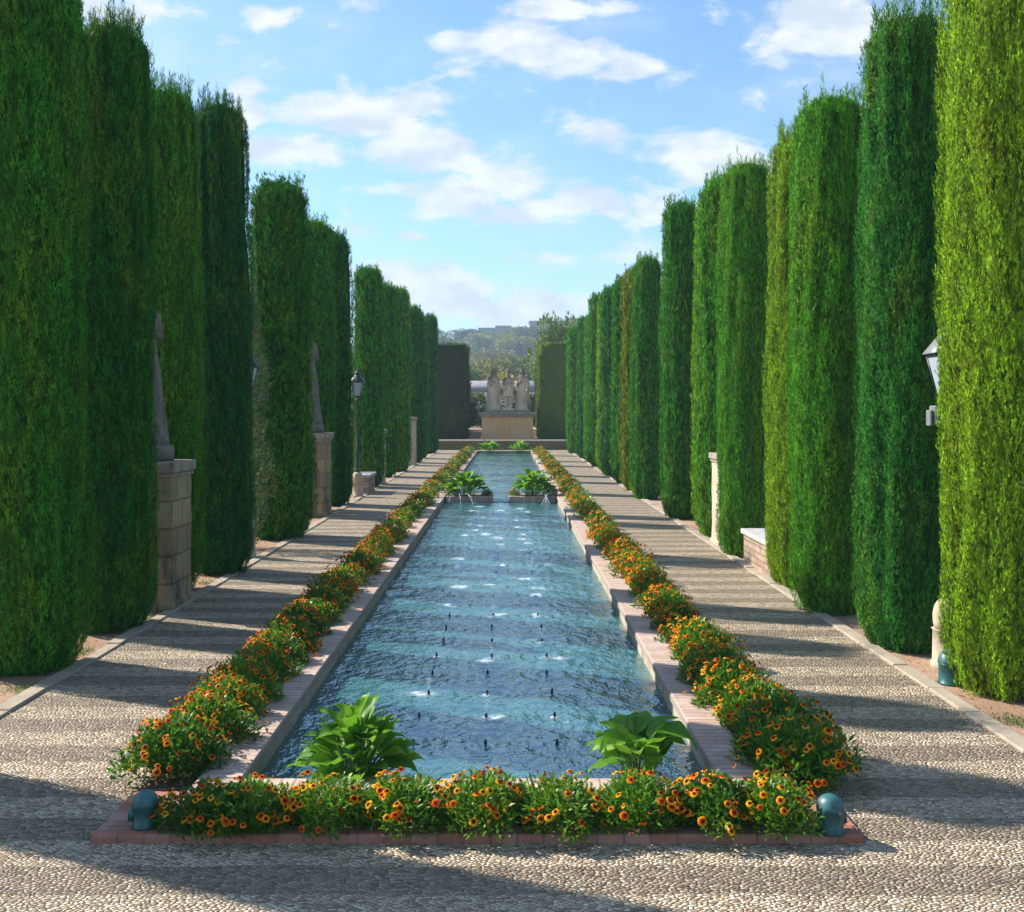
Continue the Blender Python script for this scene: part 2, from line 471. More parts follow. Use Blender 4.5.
def mat_petals(name, inner, outer):
    m, t = new_mat(name)
    r = t.n('ShaderNodeAttribute', attribute_name='rad').outputs['Fac']
    oi = t.n('ShaderNodeObjectInfo')
    rn = t.n('ShaderNodeAttribute', attribute_name='rnd').outputs['Fac']
    rr = t.math('FRACT', t.math('ADD', t.math('MULTIPLY', rn, 3.7), oi.outputs['Random']))
    inn = t.mix(rr, (*inner, 1), (.60, .070, .004, 1))
    o2 = t.mix(rr, (*outer, 1), (.80, .22, .006, 1))
    edge = t.mapr(rr, 0, 1, .50, .88, False)
    col = t.mix(t.mapr(t.math('SUBTRACT', r, edge), -.12, .12), inn, o2)
    col = t.mix(t.mapr(r, .30, .24), col, (.035, .012, .008, 1))
    p = principled(t, base=col, rough=.65, spec=.06)
    tr = t.n('ShaderNodeBsdfTranslucent', {0: col})
    out(t, t.n('ShaderNodeMixShader', {0: .25, 1: p, 2: tr}))
    return m


M['petal'] = mat_petals('gaillardia_petals', (.38, .010, .003), (.84, .42, .008))


def mat_broad():
    m, t = new_mat('broad_leaf')
    va = t.n('ShaderNodeAttribute', attribute_name='vein').outputs['Fac']
    oi = t.n('ShaderNodeObjectInfo')
    c = t.mix(oi.outputs['Random'], (.075, .23, .018, 1), (.20, .40, .022, 1))
    c = t.mix(t.mapr(va, .88, 1.0, 0, .55), c, (.25, .38, .10, 1))
    n = t.noise(objco(t), 14, 4)
    c = t.mix(t.mapr(n, .4, .7, 0, .25), c, (.03, .10, .012, 1))
    p = principled(t, base=c, rough=.45, spec=.3, normal=bump(t, t.math('ADD', n, va), .25, .004))
    tr = t.n('ShaderNodeBsdfTranslucent', {0: t.mix(.5, c, (.18, .38, .02, 1))})
    out(t, t.n('ShaderNodeMixShader', {0: .45, 1: p, 2: tr}))
    return m


M['broad'] = mat_broad()


# ------------------------------------------------------------------ ground, paths, pool
PX0, PX1 = -1.38, 1.38          # water half width
PY0, PY1 = 6.0, 54.2            # pool near and far end
BX = 1.96                       # outer edge of the flower bed
BY0 = 5.31
PATH = 3.45


def sheet(mb, x0, x1, y0, y1, z):
    mb.quad((x0, y0, z), (x1, y0, z), (x1, y1, z), (x0, y1, z))


def build_ground():
    G = 800
    mb = MB()
    hx, hy0, hy1 = 1.66, 5.9, 54.5
    for (x0, x1, y0, y1) in ((-G, -hx, -60, G), (hx, G, -60, G), (-hx, hx, -60, hy0), (-hx, hx, hy1, G)):
        sheet(mb, x0, x1, y0, y1, 0.0)
    o = mb.build('ground', M['soil']); tag(o, kind='structure')
    mb = MB(); z = .008
    for (x0, x1, y0, y1) in ((-PATH, -BX, BY0, 57.4), (BX, PATH, BY0, 57.4), (-9, 9, -3, BY0), (-9, -PATH, BY0, 6.35), (PATH, 9, BY0, 6.7),
                             (-BX, BX, 54.9, 57.4)):
        sheet(mb, x0, x1, y0, y1, z)
    o = mb.build('path', M['pebble']); tag(o, kind='structure')
    # kerb stones along the outer path edges, one continuous run per side
    for s, ys in ((-1, 6.35), (1, 6.7)):
        mb = MB(); y = ys
        rnd = random.Random(5 + s)
        while y < 57.4:
            L = rnd.uniform(.55, .95)
            w = .135 + rnd.uniform(-.012, .012)
            xa, xb = (PATH - .005, PATH - .005 + w)
            if s < 0: xa, xb = -xb, -xa
            zt = .022 + rnd.uniform(0, .014)
            mb.box(xa, xb, y, min(y + L - .012, 57.4), -.02, zt, bev=.008)
            y += L
        # return of the kerb away from the pool
        x = PATH + .14
        while x < 8.5:
            L = rnd.uniform(.55, .95)
            mb.box(min(s * x, s * (x + L - .012)), max(s * x, s * (x + L - .012)), ys - .01, ys + .13, -.02, .022 + rnd.uniform(0, .014), bev=.008)
            x += L
        tag(mb.build('kerb', M['kerb']), kind='structure')
    # bed soil strips and brick edging
    mb = MB()
    for (x0, x1, y0, y1) in ((-BX + .02, -1.62, 5.95, 54.8), (1.62, BX - .02, 5.95, 54.8), (-1.62, 1.62, 5.44, 5.98)):
        mb.box(x0, x1, y0, y1, -.02, .045)
    tag(mb.build('bed_soil', M['bedsoil']), kind='structure')
    mb = MB()
    mb.box(-BX, BX, BY0, 5.43, -.03, .050, bev=.010)
    rnd = random.Random(3)
    mb.box(-BX, -1.623, 5.433, 5.94, -.03, .046, bev=.008)
    mb.box(1.623, BX, 5.433, 5.94, -.03, .046, bev=.008)
    o = mb.build('brick_edging', M['edging'])
    tag(o, 'flat red brick edging strip in front of the flowers', 'edging')
    # coping
    t = thing('pool_rim', 'pale red brick rim running round the long rectangular pool', 'pool rim', (0, PY0, 0))
    zt = .10
    for x0, x1 in ((-1.62, -1.36), (1.36, 1.62)):
        mb = MB(); mb.box(x0, x1, PY0, PY1, .035, zt, bev=.012); mb.build('coping', M['coping'], t).location = (0, -PY0, 0)
    for y0, y1 in ((5.76, PY0 - .003), (PY1 + .003, PY1 + .26)):
        mb = MB(); mb.box(-1.62, 1.62, y0, y1, .035, zt, bev=.012); mb.build('coping', M['coping_x'], t).location = (0, -PY0, 0)
    mb = MB()
    mb.box(-1.60, PX0, PY0 - .1, PY1 + .1, -.5, .033); mb.box(PX1, 1.60, PY0 - .1, PY1 + .1, -.5, .033)
    mb.box(PX0, PX1, PY0 - .2, PY0, -.5, .032); mb.box(PX0, PX1, PY1, PY1 + .2, -.5, .032)
    mb.build('inner_wall', M['poolwall'], t).location = (0, -PY0, 0)
    mb = MB(); sheet(mb, -1.39, 1.39, PY0 - .05, PY1 + .05, -.45)
    tag(mb.build('pool_floor', M['poolwall']), kind='structure')


build_ground()

NOZ_X = (-.48, .0, .50)
NOZ_Y = [7.08 + .63 * i for i in range(29)]
rw = np.random.default_rng(11)


def build_water():
    def water_mesh(y0, y1, z, step, nozzles):
        nx = int(2.76 / step) + 1; ny = int((y1 - y0) / step) + 1
        xs = np.linspace(PX0, PX1, nx); ys = np.linspace(y0, y1, ny)
        X, Y = np.meshgrid(xs, ys)
        Z = np.zeros_like(X); foam = np.zeros_like(X)
        for k in range(26):
            a = rw.uniform(0, 2 * math.pi); lam = rw.uniform(.12, .7); amp = .0009 * (lam / .3) ** .6
            Z += amp * np.sin((X * math.cos(a) + Y * math.sin(a)) * 2 * math.pi / lam + rw.uniform(0, 6.28))
        for (nx_, ny_, st) in nozzles:
            m = (np.abs(Y - ny_) < 1.0)
            r = np.sqrt((X[m] - nx_) ** 2 + (Y[m] - ny_) ** 2)
            Z[m] += st * .010 * np.exp(-r / .22) * np.cos(r * 2 * math.pi / .13)
            dx = rw.normal(0, .10); dy = rw.normal(0, .14)
            sx = rw.uniform(.05, .15); sy = rw.uniform(.04, .11) * (1 if ny_ < 12 else 1.8)
            foam[m] = np.maximum(foam[m], st * .9 * np.exp(-(((X[m] - nx_ - dx) / sx) ** 2 + ((Y[m] - ny_ - dy) / sy) ** 2)))
            foam[m] = np.maximum(foam[m], st * .55 * np.exp(-(r / .11) ** 2))
        V = np.stack([X, Y, Z + z], -1).reshape(-1, 3)
        i = np.arange(nx * ny).reshape(ny, nx)
        Q = np.stack([i[:-1, :-1], i[:-1, 1:], i[1:, 1:], i[1:, :-1]], -1).reshape(-1, 4)
        return np_mesh('water', V, Q, {'foam': foam.ravel()}, smooth=True)
    noz = [(x, y, 1.0 if rw.random() < .6 else .35) for y in NOZ_Y for x in NOZ_X]
    tag(link('water', water_mesh(PY0, 25.72, -.06, .027, noz), M['water']), kind='structure')
    noz2 = [(x, 27.6 + .9 * i, .6) for i in range(28) for x in NOZ_X]
    tag(link('water', water_mesh(26.48, PY1, -.02, .06, noz2), M['water']), kind='structure')
    # the nozzles with their short bubbling jets
    mb = MB(); mb.lathe([(.015, -.16), (.015, .0), (.018, .004), (.018, .040), (.012, .048), (.010, .058), (.004, .060)], 10)
    me_n = mb.mesh('fountain_nozzle'); me_n.materials.append(M['nozzle'])
    jets = []
    for k in range(4):
        mb = MB(); rr = random.Random(k)
        if k < 2:
            for i in range((170, 90)[k]):
                f = rr.random() ** 1.3; a = rr.uniform(0, 6.28); q = (.012 + .045 * f) * math.sqrt(rr.random())
                mb.ball((q * math.cos(a), q * math.sin(a), .01 + (.20, .13)[k] * (1 - (1 - f) ** 2)), rr.uniform(.0016, .0042), sub=1)
        else:
            n = 14; rings = []
            for q in range(8):
                f = q / 7; r0 = .06 * (1 - f) ** 1.2 + .004
                rings.append([((r0 * (1 + .5 * rr.uniform(-1, 1))) * math.cos(6.2832 * i / n + f), (r0 * .7 * (1 + .5 * rr.uniform(-1, 1))) * math.sin(6.2832 * i / n + f),
                               -.012 + (.02, .012)[k - 2] * f + .008 * rr.uniform(-1, 1)) for i in range(n)])
            mb.rings(rings)
        me = mb.mesh('water_jet'); me.materials.append(M['spray']); jets.append(me)
    lab = 'small black fountain nozzle bubbling in the pool water, one of three long rows'
    rr = random.Random(9)
    for (x, y, st) in noz:
        o = link('fountain_nozzle', me_n, loc=(x + rr.uniform(-.015, .015), y + rr.uniform(-.02, .02), -.055 if y < 11.6 else -.082))
        o.scale = (.58, .58, .62)
        tag(o, lab, 'fountain nozzle', 'fountain nozzles in three rows in the pool')
        kj = rr.choice((0, 1, 1, 2, 2)) if st > .5 else 3
        j = link('water_spray' if kj < 2 else 'water_ripple', jets[kj], parent=o)
        if kj < 2: j['kind'] = 'stuff'
        j.rotation_euler.z = rr.uniform(0, 6.28)


build_water()


# ------------------------------------------------------------------ foliage generators
def kites(P, D, Sd, L, W, mid=.45):
    """one kite-shaped blade per row: returns verts and quads"""
    n = len(P); L = L[:, None]; W = W[:, None]
    V = np.empty((n, 4, 3), dtype=np.float32)
    V[:, 0] = P; V[:, 1] = P + D * L * mid + Sd * W * .5; V[:, 2] = P + D * L; V[:, 3] = P + D * L * mid - Sd * W * .5
    Q = np.arange(n * 4).reshape(n, 4)
    return V.reshape(-1, 3), Q


def unit(a):
    return a / np.maximum(np.linalg.norm(a, axis=1, keepdims=True), 1e-6)


def crown_mesh(name, seed, nblades, blen=(.05, .12), bwid=(.007, .014), H=6.0, Rr=.43, taper=.86, spiky=1.0, base=.02, point=False):
    g = np.random.default_rng(seed)
    ph = g.uniform(0, 6.28, 14); kk = g.integers(3, 13, 14); kz = g.uniform(.4, 2.4, 14); am = g.uniform(.003, .012, 14)
    pits = [(g.uniform(0, 6.28), g.uniform(.3, H - .4), g.uniform(.03, .07), g.uniform(.05, .22), g.uniform(.02, .045)) for _ in range(46)]

    def rad(th, z):
        t = (z - base) / (H - base)
        r = np.ones_like(z)
        r = np.where(t < .07, .70 + .30 * np.sin(np.clip(t / .07, 0, 1) * math.pi / 2), r)
        r = r * (1 - (1 - taper) * np.clip((t - .50) / .5, 0, 1) ** 1.5)
        tt = np.clip((t - .968) / .032, 0, 1)
        r = r * np.sqrt(np.clip(1 - (tt * .88) ** 2.6, .02, 1))
        b = np.zeros_like(z)
        for i in range(14):
            b += am[i] * np.sin(kk[i] * th + ph[i] + kz[i] * z * (1 if i % 2 else -1) + .6 * np.sin(z * .9 + ph[i]))
        r = r * (1 + .030 * np.sin(z * 1.15 + ph[3]) + .018 * np.sin(z * 2.6 + ph[4]) + .020 * np.sin(2 * th + ph[5] + z * .35) + .014 * np.sin(3 * th + ph[6] - z * .5))
        if point: r = r * np.clip(1 - (t - .945) / .055 * .85, .12, 1)
        for (pt, pz, sa, sz, dp) in pits:
            dth = (th - pt + math.pi) % (2 * math.pi) - math.pi
            b = b - dp * np.exp(-(dth * Rr / sa) ** 2 - ((z - pz) / sz) ** 2)
        return Rr * r + b * np.minimum(1, r * 1.4)
    # inner body
    nt, nz = 40, 70
    th = np.linspace(0, 2 * math.pi, nt, endpoint=False)
    zz = np.concatenate([np.linspace(base, H * .93, nz - 14), np.linspace(H * .935, H - .04, 14)])
    T, Z = np.meshgrid(th, zz)
    r = np.maximum(rad(T, Z) - .05, .02)
    V0 = np.stack([r * np.cos(T), r * np.sin(T), Z], -1).reshape(-1, 3)
    i = np.arange(nt * nz).reshape(nz, nt); j = np.roll(i, -1, 1)
    Q0 = np.stack([i[:-1], j[:-1], j[1:], i[1:]], -1).reshape(-1, 4)
    # sprigs: little plumes of blades, each plume with its own depth, lean and tone
    nb = 8; nc = nblades // nb
    th = g.uniform(0, 2 * math.pi, nc); z = base + (H - base) * g.random(nc)
    ntop = int(nc * .045); z[:ntop] = H - .10 * g.random(ntop)
    r = rad(th, z)
    topz = np.clip((z - (H - .14)) / .14, 0, 1)
    r = np.where(topz > .3, r * np.sqrt(g.random(nc)), r)
    dep = .042 * g.random(nc) ** 1.3 + .018 * np.sin(th * 9 + 2.5 * np.sin(z * 2.3 + ph[0])) * np.sin(z * 4.1 + ph[1] + 2 * np.sin(th * 3))
    P0 = np.stack([(r - dep) * np.cos(th), (r - dep) * np.sin(th), z - .05], -1)
    o = np.stack([np.cos(th), np.sin(th), np.zeros(nc)], -1); tg = np.stack([-np.sin(th), np.cos(th), np.zeros(nc)], -1)
    up = np.array([[0, 0, 1.0]])
    AX = unit(up * g.uniform(.7, 1.1, (nc, 1)) + o * g.uniform(.0, .34, (nc, 1)) * (1 - .8 * topz[:, None]) + tg * g.normal(0, .20, (nc, 1)))
    cl = g.uniform(.045, .115, nc) * (blen[1] / .08) ** .6 * (1 + spiky * topz * g.uniform(0, 1.0, nc))
    wild = g.random(nc) < .015; cl = np.where(wild, cl * 1.5, cl)
    n = nc * nb; ci = np.repeat(np.arange(nc), nb); f = g.random(n)
    P = P0[ci] + AX[ci] * (cl[ci] * f)[:, None] + g.normal(0, .010 * (blen[1] / .08), (n, 3)) * (1.1 - f[:, None])
    D = unit(AX[ci] + g.normal(0, .24, (n, 3)))
    Sd = unit(np.cross(D, unit(o[ci] + g.normal(0, .5, (n, 3)))))
    L = g.uniform(*blen, n); W = g.uniform(*bwid, n)
    V1, Q1 = kites(P, D, Sd, L, W)
    crnd = np.clip(.65 * g.random(nc)[ci] + .35 * g.random(n), 0, 1)
    # leading shoots that stick up at the top
    ns = int(95 * spiky)
    sp_V, sp_Q = [], []
    cnt = 0
    for k in range(ns):
        a = g.uniform(0, 6.28); rr_ = Rr * taper * math.sqrt(g.random()) * .92
        hgt = .05 + .26 * g.random() ** 2.2; bx = np.array([rr_ * math.cos(a), rr_ * math.sin(a), H - .12])
        m = int((8 + hgt * 70) * .08 / blen[1])
        f = g.random(m)
        lean = g.normal(0, .10, 2)
        PP = bx + np.stack([f * hgt * lean[0], f * hgt * lean[1], f * (hgt + .08)], -1) + g.normal(0, .008, (m, 3))
        DD = unit(np.stack([g.normal(0, .35, m), g.normal(0, .35, m), np.ones(m)], -1))
        SS = unit(np.cross(DD, g.normal(0, 1, (m, 3))))
        v, q = kites(PP, DD, SS, g.uniform(.05, .10, m), g.uniform(bwid[0], bwid[1], m))
        sp_V.append(v); sp_Q.append(q + cnt); cnt += len(v)
    if sp_V:
        sV = np.concatenate(sp_V); sQ = np.concatenate(sp_Q) + len(V1)
        V1 = np.concatenate([V1, sV]); Q1 = np.concatenate([Q1, sQ])
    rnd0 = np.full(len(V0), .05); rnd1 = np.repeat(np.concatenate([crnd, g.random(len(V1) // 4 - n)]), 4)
    me = np_mesh(name, np.concatenate([V0, V1]), np.concatenate([Q0, Q1 + len(V0)]), {'rnd': np.concatenate([rnd0, rnd1])})
    me.materials.append(M['cypress'])
    return me


def trunk_mesh(name, h=3.2, r=.09):
    mb = MB(); rr = random.Random(2)
    mb.tube([(0, 0, -.05), (.01, 0, .1), (0, .015, 1.0), (-.01, 0, h)], [r * 1.35, r, r * .8, r * .3], 10)
    for k in range(7):
        a = k * 2.4; z = .25 + k * .4
        mb.tube([(0, 0, z), (.16 * math.cos(a), .16 * math.sin(a), z + .22), (.24 * math.cos(a), .24 * math.sin(a), z + .7)], [.03, .022, .008], 6)
    me = mb.mesh(name); me.materials.append(M['bark']); return me


CR_N = [crown_mesh('crown', 100 + k, 260000, (.016, .042), (.004, .0082), taper=tp, spiky=sp_) for k, (tp, sp_) in enumerate(((.78, 1.1), (.93, .8), (.80, 1.2)))]
CR_P = crown_mesh('crown', 140, 260000, (.016, .042), (.004, .0082), taper=.9, spiky=.3, point=True)
CR_M = [crown_mesh('crown', 200 + k, 60000, (.04, .09), (.008, .015), taper=tp, spiky=sp_) for k, (tp, sp_) in enumerate(((.76, 1.3), (.88, .9)))]
CR_F = [crown_mesh('crown', 300 + k, 22000, (.06, .14), (.014, .028), taper=tp, spiky=sp_) for k, (tp, sp_) in enumerate(((.84, 1.4), (.92, .9)))]
TR = trunk_mesh('trunk')

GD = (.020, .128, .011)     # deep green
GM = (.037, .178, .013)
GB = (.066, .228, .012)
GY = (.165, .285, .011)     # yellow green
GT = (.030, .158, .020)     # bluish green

LEFT = [  # y, x, radius, height, variant, colour, what sets it apart
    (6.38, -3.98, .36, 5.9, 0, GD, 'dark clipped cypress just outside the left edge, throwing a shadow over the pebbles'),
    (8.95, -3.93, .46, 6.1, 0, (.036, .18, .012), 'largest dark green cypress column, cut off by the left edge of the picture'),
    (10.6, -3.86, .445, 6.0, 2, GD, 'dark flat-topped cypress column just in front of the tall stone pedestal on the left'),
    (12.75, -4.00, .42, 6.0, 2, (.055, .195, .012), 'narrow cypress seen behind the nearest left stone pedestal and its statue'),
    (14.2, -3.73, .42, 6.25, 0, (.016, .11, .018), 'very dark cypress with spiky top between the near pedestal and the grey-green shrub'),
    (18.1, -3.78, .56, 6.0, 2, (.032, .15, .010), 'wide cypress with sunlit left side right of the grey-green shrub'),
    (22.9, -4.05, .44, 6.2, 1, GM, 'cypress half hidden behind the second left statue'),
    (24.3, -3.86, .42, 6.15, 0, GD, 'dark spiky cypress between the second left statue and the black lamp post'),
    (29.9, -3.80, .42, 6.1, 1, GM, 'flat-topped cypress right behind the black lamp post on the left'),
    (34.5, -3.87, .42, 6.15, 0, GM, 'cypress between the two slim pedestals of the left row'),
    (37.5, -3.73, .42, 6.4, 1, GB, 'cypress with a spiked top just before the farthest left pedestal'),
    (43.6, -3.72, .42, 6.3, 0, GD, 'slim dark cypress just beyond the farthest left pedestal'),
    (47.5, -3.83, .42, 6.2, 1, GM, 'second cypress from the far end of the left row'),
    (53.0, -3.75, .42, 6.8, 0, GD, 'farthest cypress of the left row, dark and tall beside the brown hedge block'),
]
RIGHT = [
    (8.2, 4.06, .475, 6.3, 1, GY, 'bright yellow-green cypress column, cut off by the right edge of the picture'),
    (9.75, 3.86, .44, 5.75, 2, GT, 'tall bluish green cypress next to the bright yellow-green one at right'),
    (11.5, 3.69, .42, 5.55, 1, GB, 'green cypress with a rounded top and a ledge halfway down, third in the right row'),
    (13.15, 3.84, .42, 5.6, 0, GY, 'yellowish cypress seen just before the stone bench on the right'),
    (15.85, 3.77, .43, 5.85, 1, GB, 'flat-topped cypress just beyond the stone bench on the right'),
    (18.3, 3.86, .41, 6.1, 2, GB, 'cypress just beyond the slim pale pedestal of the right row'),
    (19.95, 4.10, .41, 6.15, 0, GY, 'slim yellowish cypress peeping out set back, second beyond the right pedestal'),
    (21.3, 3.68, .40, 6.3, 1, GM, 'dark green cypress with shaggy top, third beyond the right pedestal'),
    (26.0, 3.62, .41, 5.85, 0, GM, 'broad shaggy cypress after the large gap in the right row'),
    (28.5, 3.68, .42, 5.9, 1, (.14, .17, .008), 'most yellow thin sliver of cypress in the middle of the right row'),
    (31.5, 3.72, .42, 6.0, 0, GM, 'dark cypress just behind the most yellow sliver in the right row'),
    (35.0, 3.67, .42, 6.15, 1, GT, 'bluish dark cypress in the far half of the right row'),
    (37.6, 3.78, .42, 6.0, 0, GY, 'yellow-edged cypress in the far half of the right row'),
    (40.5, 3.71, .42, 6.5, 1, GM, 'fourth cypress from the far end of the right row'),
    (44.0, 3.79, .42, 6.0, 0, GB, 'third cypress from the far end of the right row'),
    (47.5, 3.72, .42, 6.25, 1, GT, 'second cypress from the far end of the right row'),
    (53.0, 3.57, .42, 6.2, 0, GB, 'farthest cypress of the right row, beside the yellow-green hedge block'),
]


def build_cypresses():
    rr = random.Random(4)
    proto = None
    for row, side in ((LEFT, 'left'), (RIGHT, 'right')):
        for (y, x, r, h, v, colr, lab) in row:
            t = thing('cypress_tree', lab, 'cypress tree', (x, y, 0), rr.uniform(0, 6.28), 'clipped cypresses lining the pool')
            me = CR_P if (side == 'left' and y < 9.5) else CR_N[v % 3] if y < 16 else (CR_M[v % 2] if y < 27 else CR_F[v % 2])
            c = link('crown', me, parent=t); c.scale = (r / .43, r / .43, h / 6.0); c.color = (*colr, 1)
            k = link('trunk', TR, parent=t)


build_cypresses()


def hedge(name, label, cat, x0, x1, y0, y1, z0, z1, n, colr, blen=(.06, .14), bwid=(.03, .06), seed=1, group=None, lump=.10):
    g = np.random.default_rng(seed)
    ax, ay, az = x1 - x0, y1 - y0, z1 - z0
    # core body: subdivided box, faces pushed about
    mb = MB(); mb.box(x0 + .05, x1 - .05, y0 + .05, y1 - .05, z0, z1 - .05)
    bmesh.ops.subdivide_edges(mb.bm, edges=mb.bm.edges[:], cuts=6, use_grid_fill=True)
    for v in mb.bm.verts:
        v.co += Vector((random.uniform(-1, 1), random.uniform(-1, 1), random.uniform(-1, 1))) * .03
    A = np.array([ay * az, ay * az, ax * az, ax * az, ax * ay])
    f = g.choice(5, n, p=A / A.sum())
    a, b = g.random(n), g.random(n)
    P = np.empty((n, 3)); N = np.zeros((n, 3))
    for k in range(5):
        m = f == k
        if k < 2:
            P[m] = np.stack([np.full(m.sum(), (x0, x1)[k]), y0 + a[m] * ay, z0 + b[m] * az], -1); N[m, 0] = (-1, 1)[k]
        elif k < 4:
            P[m] = np.stack([x0 + a[m] * ax, np.full(m.sum(), (y0, y1)[k - 2]), z0 + b[m] * az], -1); N[m, 1] = (-1, 1)[k - 2]
        else:
            P[m] = np.stack([x0 + a[m] * ax, y0 + b[m] * ay, np.full(m.sum(), z1)], -1); N[m, 2] = 1
    lum = np.sin(P[:, 0] * 2.7 + 1) * np.sin(P[:, 1] * 2.3 + P[:, 2] * 1.9 + seed) + .6 * np.sin(P[:, 0] * 7.1 + P[:, 2] * 3) * np.sin(P[:, 2] * 6.3 + P[:, 1] * 5)
    lum = lum - .9 * g.random(n) ** 2
    P += N * (lum[:, None] * lump - .06)
    D = unit(N * .5 + g.normal(0, .45, (n, 3)) + np.array([[0, 0, .7]]))
    Sd = unit(np.cross(D, g.normal(0, 1, (n, 3))))
    V, Q = kites(P, D, Sd, g.uniform(*blen, n), g.uniform(*bwid, n))
    core = bpy.data.meshes.new(name); mb.bm.to_mesh(core); mb.bm.free()
    nv = len(core.vertices); cv = np.empty(nv * 3, dtype=np.float32); core.vertices.foreach_get('co', cv)
    cq = np.array([list(p.vertices) for p in core.polygons], dtype=np.int32)
    V = np.concatenate([cv.reshape(-1, 3), V]); Q = np.concatenate([cq, Q + nv])
    cx, cy = (x0 + x1) / 2, (y0 + y1) / 2
    V = V - np.array([cx, cy, 0], dtype=np.float32)
    me = np_mesh(name, V, Q, {'rnd': np.concatenate([np.full(nv, .2), np.repeat(g.random(n), 4)])})
    o = link(name, me, M['hedge'], loc=(cx, cy, 0)); o.color = (*colr, 1)
    return tag(o, label, cat, group)


def build_hedges():
    hedge('hedge_block', 'tall brown-green clipped hedge block left of the statue group', 'hedge', -7.0, -2.25, 61.2, 66, .5, 6.05, 30000, (.062, .075, .022), seed=2)
    hedge('hedge_block', 'tall yellow-green clipped hedge block right of the statue group', 'hedge', 1.98, 7.0, 61.2, 66, .5, 6.15, 30000, (.13, .20, .012), seed=3)
    hedge('hedge_block', 'dark slim hedge end showing just left of the yellow-green hedge block', 'hedge', 2.05, 6.0, 70.5, 73, 1.0, 4.9, 5000, (.04, .06, .02), seed=8)
    hedge('hedge_block', 'lower dark hedge end just right of the brown-green hedge block', 'hedge', -6.0, -2.35, 70.5, 73, 1.0, 4.6, 5000, (.04, .055, .02), seed=9)
    hedge('clipped_hedge', 'long clipped hedge behind the left cypress row', 'hedge', -10.8, -9.8, 5, 57, 0, 2.3, 20000, (.03, .075, .012), seed=5, group=None)
    hedge('clipped_hedge', 'long clipped hedge behind the right cypress row', 'hedge', 9.8, 10.8, 5, 57, 0, 2.3, 20000, (.03, .075, .012), seed=6, group=None)


build_hedges()


# ------------------------------------------------------------------ flowers
def flower_geo(g, r=.032):
    """ray petals + domed disc; returns V, Q, rad"""
    V, Q, A = [], [], []
    n = 12
    for k in range(n):
        a = 2 * math.pi * k / n + g.normal(0, .05); w = 2 * math.pi / n * .56
        z1 = g.normal(.002, .002); b = len(V)
        for (rr, da, z, ra) in ((.22, -w * .8, .004, .3), (.22, w * .8, .004, .3), (.72, w, .004 + z1, .7), (.72, -w, .004 + z1, .7)):
            V.append((r * rr * math.cos(a + da), r * rr * math.sin(a + da), z)); A.append(ra)
        for (rr, da, z, ra) in ((1.0, w * .55, -.003 + z1, 1.0), (1.0, -w * .55, -.003 + z1, 1.0)):
            V.append((r * rr * math.cos(a + da), r * rr * math.sin(a + da), z)); A.append(ra)
        Q += [(b, b + 1, b + 2, b + 3), (b + 3, b + 2, b + 4, b + 5)]
    # disc
    b = len(V); m = 8
    for (rr, z) in ((.34, .002), (.26, .009), (.10, .012)):
        for k in range(m):
            V.append((r * rr * math.cos(2 * math.pi * k / m), r * rr * math.sin(2 * math.pi * k / m), z)); A.append(.1)
    for s in range(2):
        for k in range(m):
            Q.append((b + s * m + k, b + s * m + (k + 1) % m, b + (s + 1) * m + (k + 1) % m, b + (s + 1) * m + k))
    Q += [(b + 2 * m, b + 2 * m + 2, b + 2 * m + 4, b + 2 * m + 6)]
    return np.array(V), np.array(Q), np.array(A)


def clump_leaves(name, seed, n, rx, h, L=(.05, .10), W=(.012, .022)):
    g = np.random.default_rng(seed)
    th = g.uniform(0, 6.283, n); el = np.arcsin(g.random(n) ** 1.1); rad = g.random(n) ** .35
    lob = 1 + .18 * np.sin(th * 3 + seed) + .12 * np.sin(th * 5 + 2 * seed)
    P = np.stack([np.cos(th) * np.cos(el) * rx * rad * lob, np.sin(th) * np.cos(el) * rx * rad * lob, .03 + np.sin(el) * h * rad * (1 + .12 * np.sin(th * 4 + seed))], -1)
    o = unit(P * np.array([[1, 1, .6]]) + 1e-4)
    D = unit(o * g.uniform(.3, 1.0, (n, 1)) + np.array([[0, 0, 1]]) * g.uniform(-.1, 1.0, (n, 1)) + g.normal(0, .4, (n, 3)))
    Sd = unit(np.cross(D, g.normal(0, .4, (n, 3)) + np.array([[0, 0, 1.0]])))
    nrm = np.cross(Sd, D)
    l = g.uniform(*L, n)[:, None]; w = g.uniform(*W, n)[:, None]
    V = np.empty((n, 6, 3), dtype=np.float32)
    V[:, 0] = P - Sd * w * .12; V[:, 1] = P + Sd * w * .12
    V[:, 2] = P + D * l * .55 + Sd * w * .5 + nrm * l * .08; V[:, 3] = P + D * l * .55 - Sd * w * .5 + nrm * l * .08
    V[:, 4] = P + D * l + Sd * w * .06 - nrm * l * .06; V[:, 5] = P + D * l - Sd * w * .06 - nrm * l * .06
    b = (np.arange(n) * 6)[:, None]
    Q = np.concatenate([b + np.array([[0, 1, 2, 3]]), b + np.array([[3, 2, 4, 5]])])
    me = np_mesh(name, V.reshape(-1, 3), Q, {'rnd': np.repeat(g.random(n), 6)})
    me.materials.append(M['leaf'])
    return me


